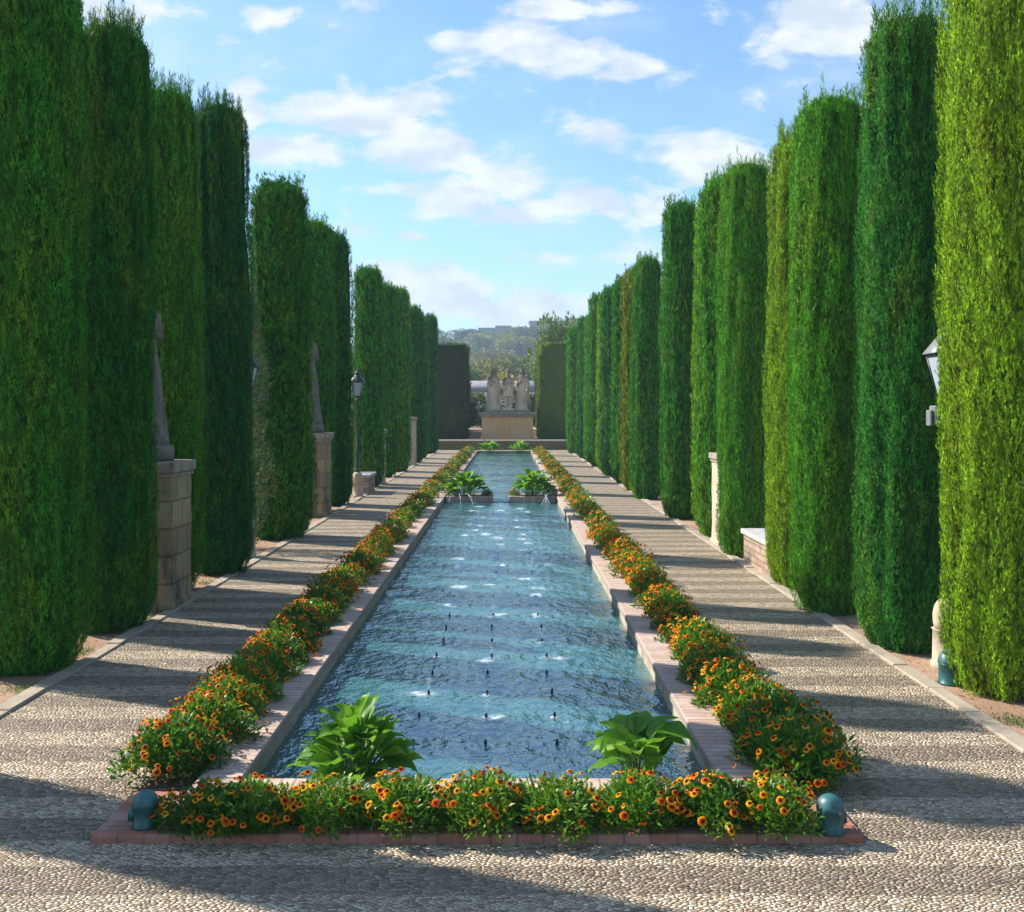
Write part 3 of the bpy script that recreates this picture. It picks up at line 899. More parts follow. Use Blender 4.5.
def bloom_spots(seed, n, rx, h):
    rr = random.Random(seed); res = []
    for i in range(n):
        th = rr.uniform(0, 6.283); el = math.asin(min(1, .15 + .85 * rr.random()))
        k = rr.uniform(.96, 1.14)
        lob = 1 + .18 * math.sin(th * 3 + seed) + .12 * math.sin(th * 5 + 2 * seed)
        p = Vector((math.cos(th) * math.cos(el) * rx * k * lob, math.sin(th) * math.cos(el) * rx * k * lob, .05 + math.sin(el) * h * k))
        nrm = Vector((p.x * 1.0 + rr.gauss(0, .1), p.y * 1.0 + rr.gauss(0, .1), .28 + rr.gauss(0, .05))).normalized()
        res.append((p, nrm, rr.uniform(.78, 1.2) if rr.random() < .8 else rr.uniform(.35, .6)))
    return res


def blooms_mesh(name, seed, n, rx, h, r=.033):
    g = np.random.default_rng(seed); VV, QQ, AA, RR = [], [], [], []; c = 0
    for (p, nrm, s) in bloom_spots(seed, n, rx, h):
        V, Q, A = flower_geo(g, r * s)
        rot = np.array(nrm.to_track_quat('Z', 'Y').to_matrix())
        V = V @ rot.T + np.array(p)
        VV.append(V); QQ.append(Q + c); AA.append(A); RR.append(np.full(len(V), g.random())); c += len(V)
    me = np_mesh(name, np.concatenate(VV), np.concatenate(QQ), {'rad': np.concatenate(AA), 'rnd': np.concatenate(RR)})
    me.materials.append(M['petal']); return me


FL = []
for k in range(3):
    V, Q, A = flower_geo(np.random.default_rng(k), .0208)
    me = np_mesh('flower', V, Q, {'rad': A, 'rnd': np.full(len(V), .33 * k)}); me.materials.append(M['petal'])
    # short stalk under each bloom
    FL.append(me)
NC = 4
LV_N = [clump_leaves('foliage', 40 + k, 2700, .30, .30, (.034, .072), (.012, .022)) for k in range(NC)]
LV_F = [clump_leaves('foliage', 50 + k, 330, .30, .30, (.07, .13), (.022, .04)) for k in range(3)]
LV_M = [clump_leaves('foliage', 55 + k, 1000, .30, .30, (.045, .09), (.014, .026)) for k in range(3)]


def merged_clump(k):
    a, b = LV_F[k], blooms_mesh('flowers', 60 + k, 30, .30, .30, .037)
    res = []
    for me in (a, b):
        v = np.empty(len(me.vertices) * 3, dtype=np.float32); me.vertices.foreach_get('co', v)
        q = np.empty(len(me.loops), dtype=np.int32); me.loops.foreach_get('vertex_index', q)
        r = np.empty(len(me.vertices), dtype=np.float32); me.attributes['rnd'].data.foreach_get('value', r)
        ra = np.zeros(len(me.vertices), dtype=np.float32)
        if 'rad' in me.attributes: me.attributes['rad'].data.foreach_get('value', ra)
        res.append((v.reshape(-1, 3), q.reshape(-1, 4), r, ra))
    n = len(res[0][0])
    me = np_mesh('flower_clump', np.concatenate([res[0][0], res[1][0]]), np.concatenate([res[0][1], res[1][1] + n]),
                 {'rnd': np.concatenate([res[0][2], res[1][2]]), 'rad': np.concatenate([res[0][3], res[1][3]])})
    me.materials.append(M['leaf']); me.materials.append(M['petal'])
    me.polygons.foreach_set('material_index', np.concatenate([np.zeros(len(res[0][1]), dtype=np.int32), np.ones(len(res[1][1]), dtype=np.int32)]))
    return me


CL_F = [merged_clump(k) for k in range(3)]


def clump(x, y, sc, hs, lab, group, nfl, seed, far=0):
    rr = random.Random(seed)
    k = seed % NC
    if far == 2:
        o = link('flower_clump', CL_F[seed % 3], loc=(x, y, .045)); o.rotation_euler.z = rr.uniform(0, 6.28); o.scale = (sc, sc, hs)
        o.color = (*rr.choice(((.065, .19, .016), (.09, .23, .018), (.045, .15, .020), (.12, .25, .02))), 1)
        return tag(o, lab, 'flowers', group)
    t = thing('flower_clump', lab, 'flowers', (x, y, .045), rr.uniform(0, 6.28), group)
    S3 = (sc, sc, hs)
    f = link('foliage', (LV_M[seed % 3] if far else LV_N[k]), parent=t); f.scale = S3
    gcol = rr.choice(((.065, .19, .016), (.09, .23, .018), (.045, .15, .020), (.12, .25, .02)))
    f.color = (*gcol, 1)
    if True:
        for (p, nrm, s) in bloom_spots(40 + k + seed * 7, nfl, .30, .30):
            o = link('flower', FL[rr.randrange(3)], parent=t)
            o.location = (p.x * sc, p.y * sc, p.z * hs)
            o.rotation_euler = nrm.to_track_quat('Z', 'Y').to_euler(); o.scale = (s * (1.12 if far else 1),) * 3
    return t


def build_flowers():
    rr = random.Random(21)
    # front bed
    xs = [-1.40, -1.18, -.80, -.40, .02, .42, .84, 1.22, 1.52]
    hs = [.58, .58, .62, .64, .72, .66, .70, .68, .66]
    for i, x in enumerate(xs):
        clump(x, 5.48 + rr.uniform(-.02, .03), .80 + rr.uniform(-.05, .06), hs[i], 'orange-red and yellow flower clump in the front bed, %s from the left' % ordinal(i),
              'flower clumps in the front bed', 50 + rr.randrange(12), 300 + i)
    for s, nm in ((-1, 'left'), (1, 'right')):
        y = 6.16 if s > 0 else 6.26; i = 0
        while y < 54.3:
            sc = rr.uniform(.76, .98); h = rr.uniform(.72, .98)
            if s > 0 and i < 2: sc, h = 1.06, .98
            if s < 0 and i < 2: sc, h = .95, .92
            if s < 0: sc *= 1.02
            x = s * (1.785 + rr.uniform(-.04, .05) + (.06 if (s > 0 and i < 2) else 0))
            far = 0 if y < 11.2 else (1 if y < 17.5 else 2)
            clump(x, y, sc, h, 'orange and red flower clump, %s from the front along the %s pool side' % (ordinal(i), nm),
                  'flower clumps along the %s side of the pool' % nm, 74 + rr.randrange(24), 400 + i * 2 + (s > 0) * 131, far)
            gap = rr.uniform(.42, .56) * (1.0 if y < 9 else (1.15 if y < 15 else 1.4))
            if rr.random() < .12 and i > 4: gap += .35
            y += gap; i += 1


build_flowers()


# ------------------------------------------------------------------ broad-leaved plants
def broad_leaf_mesh(name, seed, ln=.26, wd=.13, bend=.8, heart=.5):
    g = np.random.default_rng(seed); nu, nv = 11, 7
    V, A = [], []
    for i in range(nu):
        t = i / (nu - 1)
        wdt = wd * .5 * (math.sin(math.pi * min(1, t ** .62)) ** .8) * (1.05 if t < .5 else 1) + .0015
        ang = -bend * t + .15
        # midrib integrated
        x = ln * t * math.cos(bend * t * .5); z = ln * (.22 * t - bend * .42 * t * t)
        for j in range(nv):
            s = (j / (nv - 1) - .5) * 2
            yy = s * wdt
            zz = z + abs(s) ** 1.3 * wdt * .45 + .010 * math.sin(t * 9 + s * 2 + seed)
            xx = x - (heart * .09 * abs(s) * ln / .26 if t < .18 else 0)
            V.append((xx, yy, zz)); A.append(1 - abs(s))
    idx = np.arange(nu * nv).reshape(nu, nv)
    Q = np.stack([idx[:-1, :-1], idx[:-1, 1:], idx[1:, 1:], idx[1:, :-1]], -1).reshape(-1, 4)
    me = np_mesh(name, V, Q, {'vein': A}, smooth=True); me.materials.append(M['broad']); return me


BLM = [broad_leaf_mesh('leaf', k, .26, w, b, h) for k, (w, b, h) in enumerate(((.165, .9, .6), (.19, .6, .9), (.15, .45, .6), (.20, 1.15, .8)))]


def leafy(name, lab, cat, loc, n, spread, hmin, hmax, lscale, seed, upright=.4, group=None, flat=1.0, arum=False):
    rr = random.Random(seed)
    t = thing(name, lab, cat, loc, 0, group)
    for i in range(n):
        a = i * 2.39996 + rr.uniform(-.3, .3); q = math.sqrt((i + .5) / n)
        hh = hmin + (hmax - hmin) * (1 - q ** 1.6 * .85) * rr.uniform(.82, 1.08)
        px, py = spread * q * math.cos(a) * rr.uniform(.8, 1.1), spread * q * math.sin(a) * rr.uniform(.8, 1.1) * flat
        bx, by = px * .22, py * .22
        s = lscale * rr.uniform(.75, 1.2)
        tilt = -(1 - q) * upright * 1.4 - rr.uniform(-.4, .4) - upright * .35
        if arum:
            hh = rr.uniform(hmin, hmax); tilt = rr.uniform(-1.15, .15)
        o = link('leaf', rr.choice(BLM), parent=t)
        o.location = (px, py, hh); o.scale = (s, s, s)
        o.rotation_euler = Euler((rr.uniform(-.35, .35), tilt + .1, a + rr.uniform(-.35, .35)), 'XYZ')
        mb = MB()
        mb.tube([(bx, by, -.18), (bx + (px - bx) * .45, by + (py - by) * .45, hh * .62), (px, py, hh + .001)], [.0085, .007, .004], 6)
        mb.build('stalk', M['stem'], t)
    return t


def build_leafy():
    leafy('leafy_plant', 'bushy big-leaved plant standing in the near left corner of the pool', 'plant', (-.74, 6.24, -.04), 80, .26, .06, .40, .64, 5, .7)
    leafy('leafy_plant', 'big-leaved plant with tall bare stalks in the near right corner of the pool', 'plant', (.92, 6.22, -.04), 30, .21, .13, .36, .74, 6, .75, arum=True)
    for x, lab, sd_ in ((-.86, 'big-leaved plant in the left planter that divides the pool', 8), (.80, 'big-leaved plant in the right planter that divides the pool', 9)):
        leafy('leafy_plant', lab, 'plant', (x, 26.0, .06), 46, .46, .10, .50, 1.05, sd_, .6, flat=.6)
    for x, lab, sd_ in ((-.75, 'dark leafy tuft at the far end of the pool, left of centre', 12), (.78, 'dark leafy tuft at the far end of the pool, right of centre', 13)):
        leafy('leafy_plant', lab, 'plant', (x, 53.7, .02), 22, .40, .10, .46, 1.4, sd_, .6, flat=.6)


build_leafy()


def build_planters():
    for s, nm in ((-1, 'left'), (1, 'right')):
        mb = MB()
        x0, x1 = sorted((s * .20, s * 1.355))
        t = thing('planter', 'low brick planter on the %s that divides the pool' % nm, 'planter', ((x0 + x1) / 2, 26.1, -.06))
        mb.box(x0, x1, 25.72, 25.86, -.4, .085, bev=.01); mb.box(x0, x1, 26.36, 26.50, -.4, .085, bev=.01)
        xa = x0 if s > 0 else x1 - .12
        mb.box(xa, xa + .12, 25.863, 26.357, -.4, .083, bev=.01)
        o = mb.build('wall', M['coping_x'], t); o.location = (-(x0 + x1) / 2, -26.1, .06)
        mb = MB(); mb.box(min(x0, x1) + (.12 if s > 0 else 0), max(x0, x1) - (0 if s > 0 else .12), 25.862, 26.358, -.4, .04)
        o = mb.build('soil', M['bedsoil'], t); o.location = (-(x0 + x1) / 2, -26.1, .06)
        # flowers in the planter
        clump(s * 1.22, 26.0, .62, .9, 'small orange flower clump at the outer end of the %s pool planter' % nm, 'flower clumps in the pool planters', 10, 700 + s, 1)
        clump(s * .34, 26.0, .5, .55, 'small orange flower clump at the inner end of the %s pool planter' % nm, 'flower clumps in the pool planters', 10, 710 + s, 1)
    # water running through the gap
    mb = MB(); mb.quad((-.2, 25.70, -.055), (.2, 25.70, -.055), (.2, 25.80, -.018), (-.2, 25.80, -.018)); mb.quad((-.2, 25.80, -.018), (.2, 25.80, -.018), (.2, 26.5, -.017), (-.2, 26.5, -.017))
    tag(mb.build('water', M['water']), kind='structure')
    # arching jets thrown from the planters
    for s, nm in ((-1, 'left'), (1, 'right')):
        mb = MB()
        for k in range(4):
            a = (-.9, -.3, .25, .8)[k]
            mb.tube([(s * (1.28 - .12 * k) + a * .35 * q, 25.75 - .55 * q, .10 + .42 * q - .66 * q * q) for q in [i / 9 for i in range(10)]], .007, 5)
        o = mb.build('water_arcs', M['spray'])
        tag(o, 'thin arching water jets thrown from the %s planter into the pool' % nm, 'water jet')


build_planters()


# ------------------------------------------------------------------ statues, pedestals, lamps, bench, ground lights
def figure_mesh(name, kind, mat, voxel=.014):
    """a carved standing figure, one continuous surface, facing -Y, 1.75 m tall"""
    mb = MB()
    rr = random.Random(len(kind))

    def robe(prof, folds, amp, n=44):
        rings = []
        for (z, rx, ry, cx, cy) in prof:
            fr = max(0, min(1, (1.25 - z) / 1.0))
            ring = []
            for i in range(n):
                a = 2 * math.pi * i / n
                q = 1 + amp * fr * (math.sin(folds * a + 1.3) + .5 * math.sin((folds * 2 - 1) * a + z * 2))
                ring.append((cx + rx * q * math.cos(a), cy + ry * q * math.sin(a), z))
            rings.append(ring)
        mb.rings(rings)

    def arm(pts, r0=.052):
        mb.tube(pts, [r0 * 1.1] + [r0 * .9] * (len(pts) - 2) + [r0 * .62], 10)
        e = Vector(pts[-1]); d = (e - Vector(pts[-2])).normalized()
        mb.ball(tuple(e + d * .045), (.036, .036, .045), 2)
        sdv = d.cross(Vector((0, 0, 1)))
        if sdv.length < .1: sdv = Vector((1, 0, 0))
        sdv.normalize()
        for k in range(4):
            b = e + d * .06 + sdv * (k - 1.5) * .021
            mb.tube([tuple(b), tuple(b + d * .04), tuple(b + d * .062 + Vector((0, 0, -.022)))], [.011, .010, .008], 6)
        b = e + d * .03 + sdv * .035
        mb.tube([tuple(b), tuple(b + d * .03 + sdv * .02)], [.012, .009], 6)

    def head(cx, cy, z, hair='short'):
        mb.tube([(cx, cy + .015, z - .20), (cx, cy, z - .05)], [.062, .056], 12)
        mb.ball((cx, cy, z + .01), (.078, .098, .118), 3)
        mb.ball((cx, cy - .02, z - .05), (.06, .075, .07), 2)
        mb.tube([(cx, cy - .085, z + .03), (cx, cy - .115, z - .015), (cx, cy - .09, z - .025)], [.012, .018, .014], 6)
        for sx in (-1, 1):
            mb.ball((cx + sx * .03, cy - .088, z + .028), (.014, .010, .009), 1)
            mb.ball((cx + sx * .032, cy - .090, z + .048), (.024, .012, .008), 1)
            mb.ball((cx + sx * .08, cy + .005, z + .0), (.012, .022, .032), 1)
        mb.ball((cx, cy - .088, z - .052), (.026, .014, .010), 1)
        if hair == 'long':
            mb.ball((cx, cy + .03, z + .02), (.098, .10, .125), 2)
            mb.tube([(cx, cy + .06, z), (cx, cy + .085, z - .18), (cx, cy + .09, z - .42)], [.09, .10, .06], 12)
            for sx in (-1, 1):
                mb.tube([(cx + sx * .085, cy - .01, z + .03), (cx + sx * .10, cy + .01, z - .16), (cx + sx * .10, cy - .03, z - .30)], [.03, .035, .02], 8)
        else:
            mb.ball((cx, cy + .025, z + .03), (.094, .10, .118), 2)
            mb.ball((cx, cy + .05, z - .05), (.085, .07, .09), 2)

    def crown(cx, cy, z):
        n = 16
        mb.lathe([(.080, z), (.098, z + .002), (.106, z + .04), (.088, z + .04)], 24, (cx, cy))
        for k in range(8):
            a = 2 * math.pi * k / 8
            mb.tube([(cx + .093 * math.cos(a), cy + .093 * math.sin(a), z + .02), (cx + .106 * math.cos(a), cy + .106 * math.sin(a), z + .075)], [.022, .008], 6)
    if kind in ('queen', 'king_robed', 'cloaked'):
        w = 1.0 if kind == 'queen' else 1.08
        robe([(0, .31 * w, .27, 0, .02), (.05, .32 * w, .27, 0, .02), (.35, .26 * w, .22, 0, .01), (.70, .215 * w, .175, 0, 0), (.98, .165 * w, .13, 0, 0),
              (1.15, .175 * w, .125, 0, -.005), (1.30, .195 * w, .115, 0, 0), (1.37, .18 * w, .095, 0, .005), (1.42, .10, .075, 0, .01), (1.46, .06, .06, 0, .01)], 9, .055)
        # mantle behind the shoulders
        robe([(0.02, .36 * w, .20, 0, .13), (.5, .29 * w, .15, 0, .12), (1.0, .235 * w, .10, 0, .085), (1.34, .215 * w, .075, 0, .055), (1.40, .14, .05, 0, .04)], 7, .05)
        head(0, -.01, 1.58, 'long')
        if kind != 'cloaked': crown(0, .0, 1.665)
        arm([(-.20 * w, 0, 1.33), (-.255 * w, -.02, 1.06), (-.13, -.20, 1.02)] if kind == 'queen' else [(-.21, 0, 1.33), (-.255, -.03, 1.07), (-.10, -.20, 1.16)])
        arm([(.20 * w, 0, 1.33), (.26 * w, -.02, 1.05), (.10, -.20, .96)] if kind == 'queen' else ([(.21, 0, 1.33), (.285, -.03, 1.06), (.25, -.18, .90)] if kind == 'king_robed' else [(.20, 0, 1.33), (.235, -.05, 1.08), (.06, -.20, 1.10)]))
        for sx in (-1, 1) if kind != 'cloaked' else ():   # wide sleeves
            mb.tube([(sx * .255 * w, -.01, 1.10), (sx * .235 * w, -.06, .92), (sx * .22 * w, -.07, .74)], [.065, .075, .04], 10)
        if kind == 'king_robed':
            mb.tube([(.27, -.28, .02), (.25, -.26, 1.02)], [.016, .016], 8)
        mb.tube([(-.1, -.245, .0), (-.1, -.31, .03)], [.05, .035], 8); mb.tube([(.1, -.245, .0), (.1, -.31, .03)], [.05, .035], 8)
    else:
        # tunic to mid thigh, bare hose, hat; chart case held out
        for sx in (-1, 1):
            mb.tube([(sx * .085, .0, .80), (sx * .10, -.01, .48), (sx * .095, .01, .30), (sx * .105, .02, .08)], [.095, .066, .062, .045], 12)
            mb.tube([(sx * .105, .05, .045), (sx * .12, -.10, .035), (sx * .125, -.16, .03)], [.05, .042, .03], 10)
        robe([(.56, .25, .19, 0, 0), (.62, .255, .195, 0, 0), (.85, .195, .15, 0, 0), (1.0, .165, .125, 0, 0), (1.15, .19, .13, 0, -.005), (1.30, .215, .12, 0, 0),
              (1.38, .19, .10, 0, .005), (1.43, .10, .075, 0, .01), (1.46, .06, .06, 0, .01)], 10, .06)
        robe([(.30, .26, .10, 0, .16), (.7, .25, .10, 0, .13), (1.1, .235, .085, 0, .09), (1.36, .22, .07, 0, .05), (1.42, .13, .05, 0, .04)], 7, .05)
        mb.tube([(-.06, -.02, .0), (-.06, -.02, .30)], [.0, .0], 4)
        head(0, -.02, 1.57)
        mb.lathe([(.10, 1.63), (.125, 1.645), (.118, 1.69), (.09, 1.74), (.03, 1.76)], 20, (0, .01))
        arm([(-.21, 0, 1.34), (-.285, .0, 1.08), (-.20, -.20, .96)])
        arm([(.21, 0, 1.34), (.28, -.03, 1.10), (.12, -.22, 1.16)])
        mb.tube([(-.33, -.24, .90), (-.05, -.25, 1.02)], [.035, .035], 10)
        mb.ball((0, 0, .84), (.15, .12, .12), 2)
    # low carved ground piece joining the feet
    mb.lathe([(.36, -.05), (.36, .015), (.33, .03)], 20, (0, .03), sy=.9)
    me0 = mb.mesh(name + '_raw')
    o = bpy.data.objects.new('tmp', me0); C.objects.link(o)
    md = o.modifiers.new('r', 'REMESH'); md.mode = 'VOXEL'; md.voxel_size = voxel; md.use_smooth_shade = True
    sm = o.modifiers.new('s', 'SMOOTH'); sm.factor = .4; sm.iterations = 2
    dg = bpy.context.evaluated_depsgraph_get()
    me = bpy.data.meshes.new_from_object(o.evaluated_get(dg)); me.name = name
    bpy.data.objects.remove(o); bpy.data.meshes.remove(me0)
    me.materials.clear(); me.materials.append(mat)
    return me


def build_pedestals():
    def ped(x0, x1, y0, y1, h, lab, mat, cap=.12, ov=.045):
        cx, cy = (x0 + x1) / 2, (y0 + y1) / 2
        t = thing('stone_pedestal', lab, 'pedestal', (cx, cy, 0), 0, 'stone pedestals between the cypresses')
        hx, hy = (x1 - x0) / 2, (y1 - y0) / 2
        mb = MB(); mb.box(-hx, hx, -hy, hy, -.03, h - cap, bev=.014)
        bmesh.ops.subdivide_edges(mb.bm, edges=[e for e in mb.bm.edges if e.calc_length() > .25], cuts=7, use_grid_fill=True)
        rr = random.Random(int(cy * 10))
        for v in mb.bm.verts: v.co += Vector((rr.uniform(-1, 1), rr.uniform(-1, 1), 0)) * .006
        mb.build('shaft', mat, t)
        mb = MB(); mb.box(-hx - ov, hx + ov, -hy - ov, hy + ov, h - cap + .002, h, bev=.018, seg=2); mb.box(-hx - .02, hx + .02, -hy - .02, hy + .02, h - cap - .05, h - cap + .001, bev=.01)
        mb.build('cap', M['capstone'], t)
        mb = MB(); mb.box(-hx - .02, hx + .02, -hy - .02, hy + .02, -.03, .10, bev=.012); mb.build('foot', mat, t)
        return t
    ped(-4.20, -3.50, 11.43, 12.15, 1.63, 'tall weathered block pedestal with dark capstone, nearest on the left', M['pedestal'])
    ped(-4.25, -3.55, 21.5, 22.15, 1.73, 'tan stone pedestal carrying the second statue on the left', M['pedestal'])
    ped(-4.0, -3.47, 30.7, 31.3, 1.63, 'slim pale pedestal just past the black lamp post on the left', M['pedplain'], .1)
    ped(-4.0, -3.47, 41.4, 42.0, 1.92, 'slim pale pedestal farthest away in the left row', M['pedplain'], .1)
    ped(3.53, 4.10, 16.75, 17.35, 1.5, 'slim cream pedestal showing between two cypresses in the right row', M['pedplain'], .1)
    king = figure_mesh('statue', 'cloaked', M['statue'])
    for (x, y, z, s, lab, rz) in ((-3.93, 11.8, 1.63, 1.14, 'grey statue of a robed figure on the nearest left pedestal, mostly hidden by cypress', R(60)),
                                  (-3.98, 21.8, 1.73, 1.28, 'grey stone statue of a robed figure on the second left pedestal', R(60))):
        t = thing('statue', lab, 'statue', (x, y, z), rz, 'stone statues on the pedestals')
        mb = MB(); mb.lathe([(.36, 0), (.36, .14), (.34, .17), (.30, .18)], 8, (0, .02), ph=R(22)); mb.build('plinth', M['statue'], t)
        o = link('figure', king, parent=t); o.location = (0, 0, .22); o.scale = (.74 * s, .74 * s, .95 * s)
    # monument
    mb = MB()
    t = thing('monument_plinth', 'ochre stone plinth with dark cornice under the three statues', 'plinth', (.17, 62.2, .5))
    mb.box(-1.50, 1.50, -1.0, 1.0, 0, 1.30, bev=.015); mb.build('block', M['ochre'], t)
    mb = MB(); mb.box(-1.62, 1.62, -1.12, 1.12, 1.302, 1.44, bev=.03, seg=2); mb.box(-1.70, 1.70, -1.2, 1.2, 1.442, 1.56, bev=.03, seg=2); mb.build('cornice', M['capstone'], t)
    mb = MB(); mb.box(-1.56, 1.56, -1.06, 1.06, -.02, .16, bev=.015); mb.build('foot', M['ochre'], t)
    mb = MB(); mb.box(-1.4, 1.4, -.75, .75, 1.562, 1.68, bev=.03); mb.build('upper_step', M['capstone'], t)
    q = figure_mesh('figure', 'queen', M['statue_warm'], .016); n_ = figure_mesh('figure', 'sailor', M['statue_warm'], .016); k = figure_mesh('figure', 'king_robed', M['statue_warm'], .016)
    for (me, x, y, s, rz, lab) in ((q, -.64, 62.2, 1.44, R(14), 'statue of a crowned woman in a long robe, left of the three'),
                                  (n_, .22, 61.95, 1.35, R(0), 'statue of a man in short tunic and hat, middle of the three'),
                                  (k, 1.06, 62.2, 1.43, R(-12), 'statue of a crowned man in a long robe, right of the three')):
        o = link('statue', me, loc=(x, y, .5 + 1.68 + .06)); o.scale = (s * .92, s * .92, s); o.rotation_euler.z = rz
        tag(o, lab, 'statue', 'three figures of the monument')


build_pedestals()


def lamp(x, y, lab, sc=1.0, rz=0.0, box=False):
    t = thing('lamp_post', lab, 'lamp post', (x, y, 0), rz, 'lamp posts between the cypresses', sc)
    mb = MB()
    mb.lathe([(.15, -.02), (.15, .05), (.135, .06), (.13, .34), (.145, .35)], 12)
    mb.lathe([(.115, .351), (.125, .40), (.13, .48), (.115, .56), (.09, .60), (.06, .62)], 16)
    mb.build('stone_base', M['pedplain'], t)
    mb = MB()
    mb.lathe([(.055, .58), (.055, .66), (.042, .70), (.036, 1.1), (.046, 1.12), (.046, 1.16), (.030, 1.2), (.024, 2.36), (.045, 2.38), (.045, 2.41), (.02, 2.44), (.02, 2.47)], 14)
    mb.build('post', M['iron'], t)
    # four-sided lantern, wider at the top
    zb, zt, rb, rt = 2.50, 2.84, .10, .19
    c = [(1, 1), (-1, 1), (-1, -1), (1, -1)]
    mb = MB()
    for (sx, sy) in c:
        mb.tube([(sx * rb * .72, sy * rb * .72, zb), (sx * rt * .72, sy * rt * .72, zt)], .010, 6)
    for i in range(4):
        a, b = c[i], c[(i + 1) % 4]
        mb.tube([(a[0] * rb * .72, a[1] * rb * .72, zb), (b[0] * rb * .72, b[1] * rb * .72, zb)], .011, 6)
        mb.tube([(a[0] * rt * .72, a[1] * rt * .72, zt), (b[0] * rt * .72, b[1] * rt * .72, zt)], .013, 6)
    mb.box(-rb * .72, rb * .72, -rb * .72, rb * .72, zb - .02, zb - .008)
    mb.tube([(0, 0, 2.46), (0, 0, zb)], [.04, .05], 10)
    mb.build('lantern_frame', M['iron'], t)
    mb = MB()
    for i in range(4):
        a, b = c[i], c[(i + 1) % 4]
        kb, kt = rb * .70, rt * .70
        mb.quad((a[0] * kb, a[1] * kb, zb + .006), (b[0] * kb, b[1] * kb, zb + .006), (b[0] * kt, b[1] * kt, zt - .006), (a[0] * kt, a[1] * kt, zt - .006))
    mb.build('glass', M['glass'], t)
    mb = MB()
    mb.rings([[(sx * k, sy * k, z) for (sx, sy) in c] for (k, z) in ((.165, zt + .012), (.165, zt + .022), (.085, zt + .15), (.045, zt + .19), (.045, zt + .22), (.075, zt + .225), (.03, zt + .27))])
    mb.build('roof', M['greymetal' if box else 'iron'], t)
    mb = MB(); mb.ball((0, 0, zt + .295), .03, 2); mb.tube([(0, 0, zt + .3), (0, 0, zt + .37)], [.012, .004], 8)
    mb.build('finial', M['iron'], t)
    if box:
        mb = MB(); mb.box(-.15, -.035, -.08, .06, 2.20, 2.38, bev=.012); mb.box(-.185, -.153, -.06, .04, 2.195, 2.34, bev=.008)
        mb.build('loudspeaker', M['greymetal'], t)
    return t


lamp(-3.72, 15.6, 'lamp post mostly hidden behind a dark cypress, lantern beside the grey-green shrub')
lamp(-3.62, 26.5, 'black lamp post on a stone base standing clear in front of the left cypress row', 1.02)
lamp(3.92, 8.98, 'lamp post with grey roof and loudspeaker peeping from behind the right yellow-green cypress', .94, box=True)


def build_bench():
    def bench(x, y, ln, w, h, lab):
        t = thing('stone_bench', lab, 'bench', (x, y, 0), 0, 'stone benches between the cypresses')
        mb = MB(); mb.box(-w / 2, w / 2, -ln / 2, ln / 2, h - .07, h, bev=.012, seg=2); mb.build('seat_slab', M['slab'], t)
        mb = MB(); mb.box(-w / 2 + .035, w / 2 - .035, -ln / 2 + .04, ln / 2 - .04, -.02, h - .072, bev=.01); mb.build('base', M['bench_brick'], t)
    bench(3.81, 14.4, 1.6, .56, .49, 'masonry bench with a white stone seat in the right cypress row')
    bench(-3.68, 27.9, 1.3, .56, .52, 'masonry bench behind the black lamp post in the left cypress row')


build_bench()


def ground_light(x, y, z, lab, rz, sc=1.0, face=1):
    t = thing('ground_light', lab, 'ground light', (x, y, z), rz, 'teal ground lights', sc)
    mb = MB(); mb.lathe([(.088, 0), (.088, .012), (.080, .018), (.080, .130), (.084, .136), (.084, .142)], 28)
    mb.build('housing', M['teal'], t)
    mb = MB(); mb.lathe([(.084, .143), (.086, .148), (.084, .158), (.076, .185), (.060, .208), (.036, .224), (.012, .229)], 28)
    mb.build('lid', M['teal_lid'], t)
    mb = MB()      # projecting hooded window
    mb.rings([[(.060, -.045, .05), (.060, .045, .05), (.060, .045, .135), (.060, -.045, .135)], [(.102, -.040, .048), (.102, .040, .048), (.098, .036, .115), (.098, -.036, .115)]])
    mb.build('hood', M['teal'], t)
    mb = MB(); mb.box(.1025, .106, -.030, .030, .056, .102, bev=.002); mb.build('lens', M['glass'], t)
    mb = MB(); mb.box(-.012, .012, -.092, -.078, .128, .150, bev=.003); mb.build('latch', M['greymetal'], t)
    return t


ground_light(-1.72, 5.43, .05, 'teal dome-topped ground light on the left corner of the brick edging', R(190), .80)
ground_light(1.80, 5.36, .05, 'teal dome-topped ground light on the right corner of the brick edging', R(25), .82)
ground_light(3.72, 8.44, 0.0, 'teal ground light half hidden at the foot of the right yellow-green cypress', R(60), 1.2)


